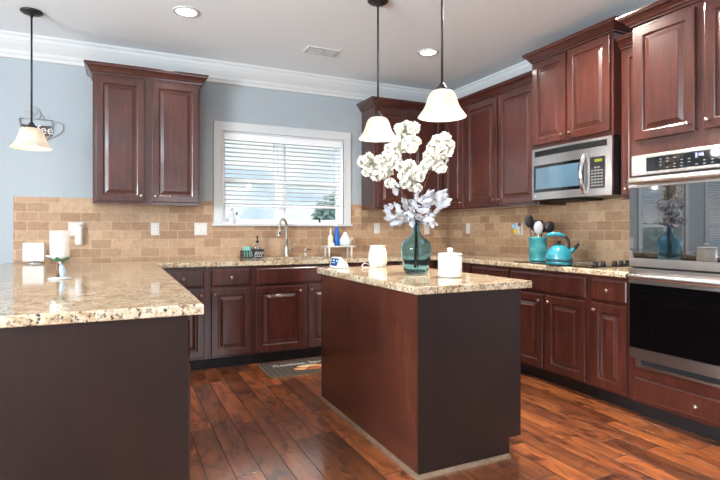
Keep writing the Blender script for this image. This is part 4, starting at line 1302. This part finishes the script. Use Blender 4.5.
# wall art: metal coffee cup
M['art_brown'] = mat('brown_tin_panel', srgb(78, 60, 54), .5)
M['art_tan'] = mat('tan_tin_panel', srgb(150, 130, 112), .5)
t = thing('wall_art', 'coffee cup wall decoration of grey wire hung on the blue wall', 'wall decoration', (-4.20, -.004, 1.93))
bm = new_bm()
def wire(pts, r=.0035): tube(bm, [(x, -.008, z) for x, z in pts], r, 8)
wire([(-.118, .178), (.118, .178)]); wire([(-.118, .178), (-.112, .10), (-.09, .03), (-.06, 0), (.06, 0), (.09, .03), (.112, .10), (.118, .178)])
wire([(.112, .14), (.135, .165), (.165, .17), (.188, .15), (.195, .12), (.185, .085), (.155, .055), (.12, .038), (.092, .03)], .003)
wire([(-.05, .18), (-.03, .20), (-.01, .215), (.0, .235), (.01, .255), (0, .275)], .0025)
wire([(.01, .18), (.03, .21), (.025, .24), (.01, .27), (-.02, .285)], .003)
wire([(.05, .18), (.055, .20), (.045, .215)], .003); wire([(-.08, .235), (-.05, .24), (-.02, .225)], .0025)
build('wire_outline', bm, M['cup_grey'], t)
bm = new_bm()
q = [(-.113, .05, ), (.113, .05), (.113, .128), (-.113, .128)]
box(bm, -.112, .112, -.0075, -.003, .045, .13); build('lettered_band', bm, M['art_brown'], t)
bm = new_bm(); box(bm, -.085, .085, -.0072, -.003, .012, .0445); build('saucer_band', bm, M['art_tan'], t)
text_mesh('lettering', 'coffee', .102, M['stripe'], t, Matrix.Translation((0, -.0088, .092)) @ Matrix.Rotation(PI/2, 4, 'X'), .0012)

# ------------------------------------------------------------------ floor mat
M['mat'] = mat('charcoal_mat', srgb(70, 62, 58), .7)
def mk_mat():
    m = M['mat']
    b = N(m, 'ShaderNodeTexBrick'); b.offset = 0
    L(m, coords(m), b.inputs['Vector'])
    b.inputs['Scale'].default_value = 1; b.inputs['Brick Width'].default_value = .05; b.inputs['Row Height'].default_value = .05
    b.inputs['Mortar Size'].default_value = .0018
    b.inputs['Color1'].default_value = srgb(66, 58, 54); b.inputs['Color2'].default_value = srgb(72, 63, 58); b.inputs['Mortar'].default_value = srgb(128, 118, 108)
    L(m, b.outputs['Color'], BS(m).inputs['Base Color'])
mk_mat()
M['mat_edge'] = mat('tan_mat_edge', srgb(120, 100, 82), .7)
M['cookie'] = mat('golden_cookie_print', srgb(222, 160, 100), .7)
M['cookie_d'] = mat('brown_cookie_print', srgb(170, 96, 60), .7)
M['cream_print'] = mat('cream_print', srgb(240, 214, 180), .7)
M['white_print'] = mat('white_lettering', srgb(235, 230, 225), .7)
t = thing('kitchen_mat', 'charcoal cookie print kitchen mat on the floor before the sink', 'mat', (-2.04, -.84, 0), 0)
def rrect(bm, w, h, r, z0, z1):
    pts = []
    for cx_, cy_, a0 in ((w-r, h-r, 0), (-w+r, h-r, 90), (-w+r, -h+r, 180), (w-r, -h+r, 270)):
        for k in range(7):
            a = math.radians(a0+15*k); pts.append((cx_+r*math.cos(a), cy_+r*math.sin(a)))
    A = [bm.verts.new((x, y, z0)) for x, y in pts]; B = [bm.verts.new((x, y, z1)) for x, y in pts]
    bm.faces.new(A[::-1]); bm.faces.new(B)
    for i in range(len(pts)): bm.faces.new((A[i], A[(i+1) % len(pts)], B[(i+1) % len(pts)], B[i]))
bm = new_bm(); rrect(bm, .45, .235, .06, .0008, .009); build('edge', bm, M['mat_edge'], t)
bm = new_bm(); rrect(bm, .44, .225, .055, .0092, .0102); face = build('top_face', bm, M['mat'], t)
text_mesh('lettering', 'Cookies, Sprinkles', .085, M['white_print'], face, Matrix.Translation((-.345, .09, .0106)), .0003, 'LEFT')
for k, (x, y, rx, ry, key) in enumerate(((-.06, .0, .10, .032, 'cream_print'), (.03, -.035, .085, .035, 'cookie'), (-.13, -.07, .075, .045, 'cookie'), (.10, -.075, .08, .042, 'cream_print'), (-.02, -.10, .085, .045, 'cookie_d'))):
    bm = new_bm(); lathe(bm, [(0, 0), (1, 0), (1, .0004), (0, .0004)], 24)
    xform(bm, Matrix.Translation((x, y, .0104+.0004*k)) @ Matrix.Diagonal((rx, ry, 1, 1)))
    build('cookie_print', bm, M[key], face)

# ------------------------------------------------------------------ ceiling fixtures
def pendant(x, y, zr, label, dim=1.0):
    """zr: height of the shade's rim"""
    t = thing('pendant_lamp', label, 'pendant lamp', (x, y, CEIL), 0, 'bell-shaped glass pendant lamps')
    bm = new_bm(); lathe(bm, [(0, -.001), (.072, -.001), (.074, -.008), (.062, -.018), (.034, -.026), (.012, -.030), (.010, -.045), (0, -.045)], 32); build('canopy', bm, M['bronze'], t)
    zt = zr + .158 - CEIL
    bm = new_bm(); tube(bm, [(0, 0, -.04), (0, 0, zt+.03)], .0065, 10); build('rod', bm, M['bronze'], t)
    bm = new_bm(); lathe(bm, [(0, .034), (.012, .034), (.016, .022), (.034, .004), (.037, -.004), (.034, -.006), (0, -.006)], 28); xform(bm, Matrix.Translation((0, 0, zt))); build('shade_cap', bm, M['bronze'], t)
    z_ = zr - CEIL
    prof = [(.034, .150), (.052, .146), (.068, .134), (.078, .115), (.086, .090), (.095, .062), (.108, .038), (.124, .018), (.135, .004), (.1365, 0)]
    full = prof + [(r-.0035, z+.0005) for r, z in prof[::-1]]
    bm = new_bm(); lathe(bm, [(r, z+z_) for r, z in full], 48)
    build('shade', bm, M['shade'], t)
    bm = new_bm(); lathe(bm, [(0, .15), (.018, .148), (.018, .105), (.014, .10), (0, .10)], 20); xform(bm, Matrix.Translation((0, 0, z_))); build('socket', bm, M['plate'], t)
    bm = new_bm(); lathe(bm, [(0, .1), (.013, .098), (.016, .085), (.028, .055), (.030, .038), (.024, .018), (.012, .009), (0, .007)], 24); xform(bm, Matrix.Translation((0, 0, z_))); build('bulb', bm, M['bulb'], t)
    l = bpy.data.lights.new('pendant_glow', 'POINT'); l.energy = PENDANT_POWER*dim; l.color = (1, .95, .88); l.shadow_soft_size = .03
    lo = bpy.data.objects.new('pendant_glow', l); COL.objects.link(lo); lo.parent = t; lo.location = (.0, 0, z_-.028)
    l2 = bpy.data.lights.new('shade_glow', 'POINT'); l2.energy = SHADE_POWER*dim; l2.color = (1, .95, .88); l2.shadow_soft_size = .008
    for k in range(3):
        a = k*2*PI/3
        lo = bpy.data.objects.new('shade_glow', l2); COL.objects.link(lo); lo.parent = t; lo.location = (.052*math.cos(a), .052*math.sin(a), z_+.07)
pendant(-4.154, -.62, 1.78, 'glass pendant lamp over the peninsula at the left edge', .45)
pendant(-1.944, -1.865, 1.818, 'glass pendant lamp over the far end of the island')
pendant(-1.935, -2.63, 1.818, 'glass pendant lamp over the near end of the island')

def can(x, y, label, dim=1.0):
    t = thing('recessed_light', label, 'recessed light', (x, y, CEIL), 0, 'recessed ceiling lights')
    bm = new_bm(); lathe(bm, [(.072, -.001), (.095, -.001), (.096, -.004), (.092, -.007), (.075, -.008), (.072, -.004), (.072, -.001)], 36); build('trim_ring', bm, M['white'], t)
    bm = new_bm(); lathe(bm, [(0, -.003), (.0715, -.003), (.0715, -.001), (0, -.001)], 36); build('lens', bm, M['can_lens'], t)
    l = bpy.data.lights.new('can_beam', 'AREA'); l.shape = 'DISK'; l.size = .13; l.energy = CAN_POWER*dim; l.color = CAN_COLOR; l.spread = math.radians(150)
    lo = bpy.data.objects.new('can_beam', l); COL.objects.link(lo); lo.parent = t; lo.location = (0, 0, -.012)
can(-3.13, -1.1, 'lit recessed ceiling light in front of the left wall cabinet')
can(-1.06, -1.14, 'lit recessed ceiling light behind the two island pendants')
for x, y, w, d in ((-3.13, -2.75, 'above the near end of the peninsula', .6), (-1.12, -2.45, 'between the island and the oven tower', 11.0), (-3.13, -5.6, 'behind the viewer on the left', 1), (-1.1, -4.5, 'behind the viewer on the right', 2.0),
                (-5.6, -1.8, 'in the breakfast nook by the window wall', .5), (-5.6, -4.6, 'in the breakfast nook away from the window wall', 1)):
    can(x, y, 'lit recessed ceiling light ' + w, d)

t = thing('air_vent', 'small white ceiling air vent with one dark open half', 'vent', (-1.94, -.755, CEIL))
bm = new_bm(); frame = new_bm(); bm.free(); bm = frame
cells(bm, [-.145, -.125, .0, .012, .125, .145], [-.085, -.065, .065, .085], lambda x, y: not (abs(y) < .065 and (-.125 < x < 0 or .012 < x < .125)), -.008, -.0005)
build('frame', bm, M['white'], t)
bm = new_bm(); box(bm, -.125, 0, -.065, .065, -.003, -.0008); build('dark_duct', bm, mat('duct_grey', srgb(120, 120, 120), .7), t)
bm = new_bm()
for k in range(7):
    y = -.058+k*.018; box(bm, -.1245, -.0005, y, y+.004, -.0075, -.0032)
for k in range(7):
    y = -.058+k*.018; box(bm, .0125, .1245, y, y+.014, -.0075, -.0032)
build('louvres', bm, M['white'], t)

# ------------------------------------------------------------------ outside
def mk_grass():
    m = mat('lawn', srgb(96, 128, 66), .9)
    L(m, ramp(m, noise(m, coords(m), 3, 6, .7), [(.3, srgb(80, 112, 52)), (.7, srgb(132, 160, 88))]), BS(m).inputs['Base Color']); return m
bm = new_bm(); box(bm, -30, 24, .4, 60, -.45, -.35); o = struct('ground', bm, mk_grass())
M['leaf_out'] = mat('tree_leaf', srgb(176, 200, 190), .7)  # leaf colour paled to stand in for bright, hazy backlight on the tree
M['bark'] = mat('bark', srgb(100, 84, 70), .9)
def tree(label, x, y, h, cr, seed, name='tree', low=.35):
    rnd = random.Random(seed)
    t = thing(name, label, name, (x, y, -.35), 0, 'garden plants outside the windows')
    bm = new_bm(); tube(bm, [(0, 0, 0), (.05, 0, h*.3), (0, .03, h*.6), (.02, 0, h*.9)], [.09*h/4, .07*h/4, .05*h/4, .015], 8); build('trunk', bm, M['bark'], t)
    bm = new_bm()
    for _ in range(900):
        u = Vector((rnd.gauss(0, 1), rnd.gauss(0, 1), rnd.gauss(0, 1))).normalized()*(rnd.random()**.4)
        c = Vector((u.x*cr, u.y*cr, h*(low+.5*(1-low)) + u.z*h*.5*(1-low)))
        d = Vector((rnd.gauss(0, 1), rnd.gauss(0, 1), rnd.gauss(0, .6))).normalized(); s = d.orthogonal().normalized(); L_ = .10+.06*rnd.random()
        q = [bm.verts.new(c+d*L_*a+s*L_*b) for a, b in ((-1, 0), (0, -.5), (1, 0), (0, .5))]
        bm.faces.new(q)
    build('crown', bm, M['leaf_out'], t, recalc=False)
tree('leafy tree seen through the lower right pane of the kitchen window', 1.95, 8.0, 2.6, .75, 31)
for k, (x, y) in enumerate(((-5.0, 2.6), (-6.9, 3.4), (-8.9, 2.8))):
    tree(('round garden shrub nearest the kitchen outside the breakfast windows', 'round garden shrub set back between the other two shrubs', 'round garden shrub furthest from the kitchen outside the breakfast windows')[k], x, y, 1.7, .7, 40+k, 'shrub', .08)
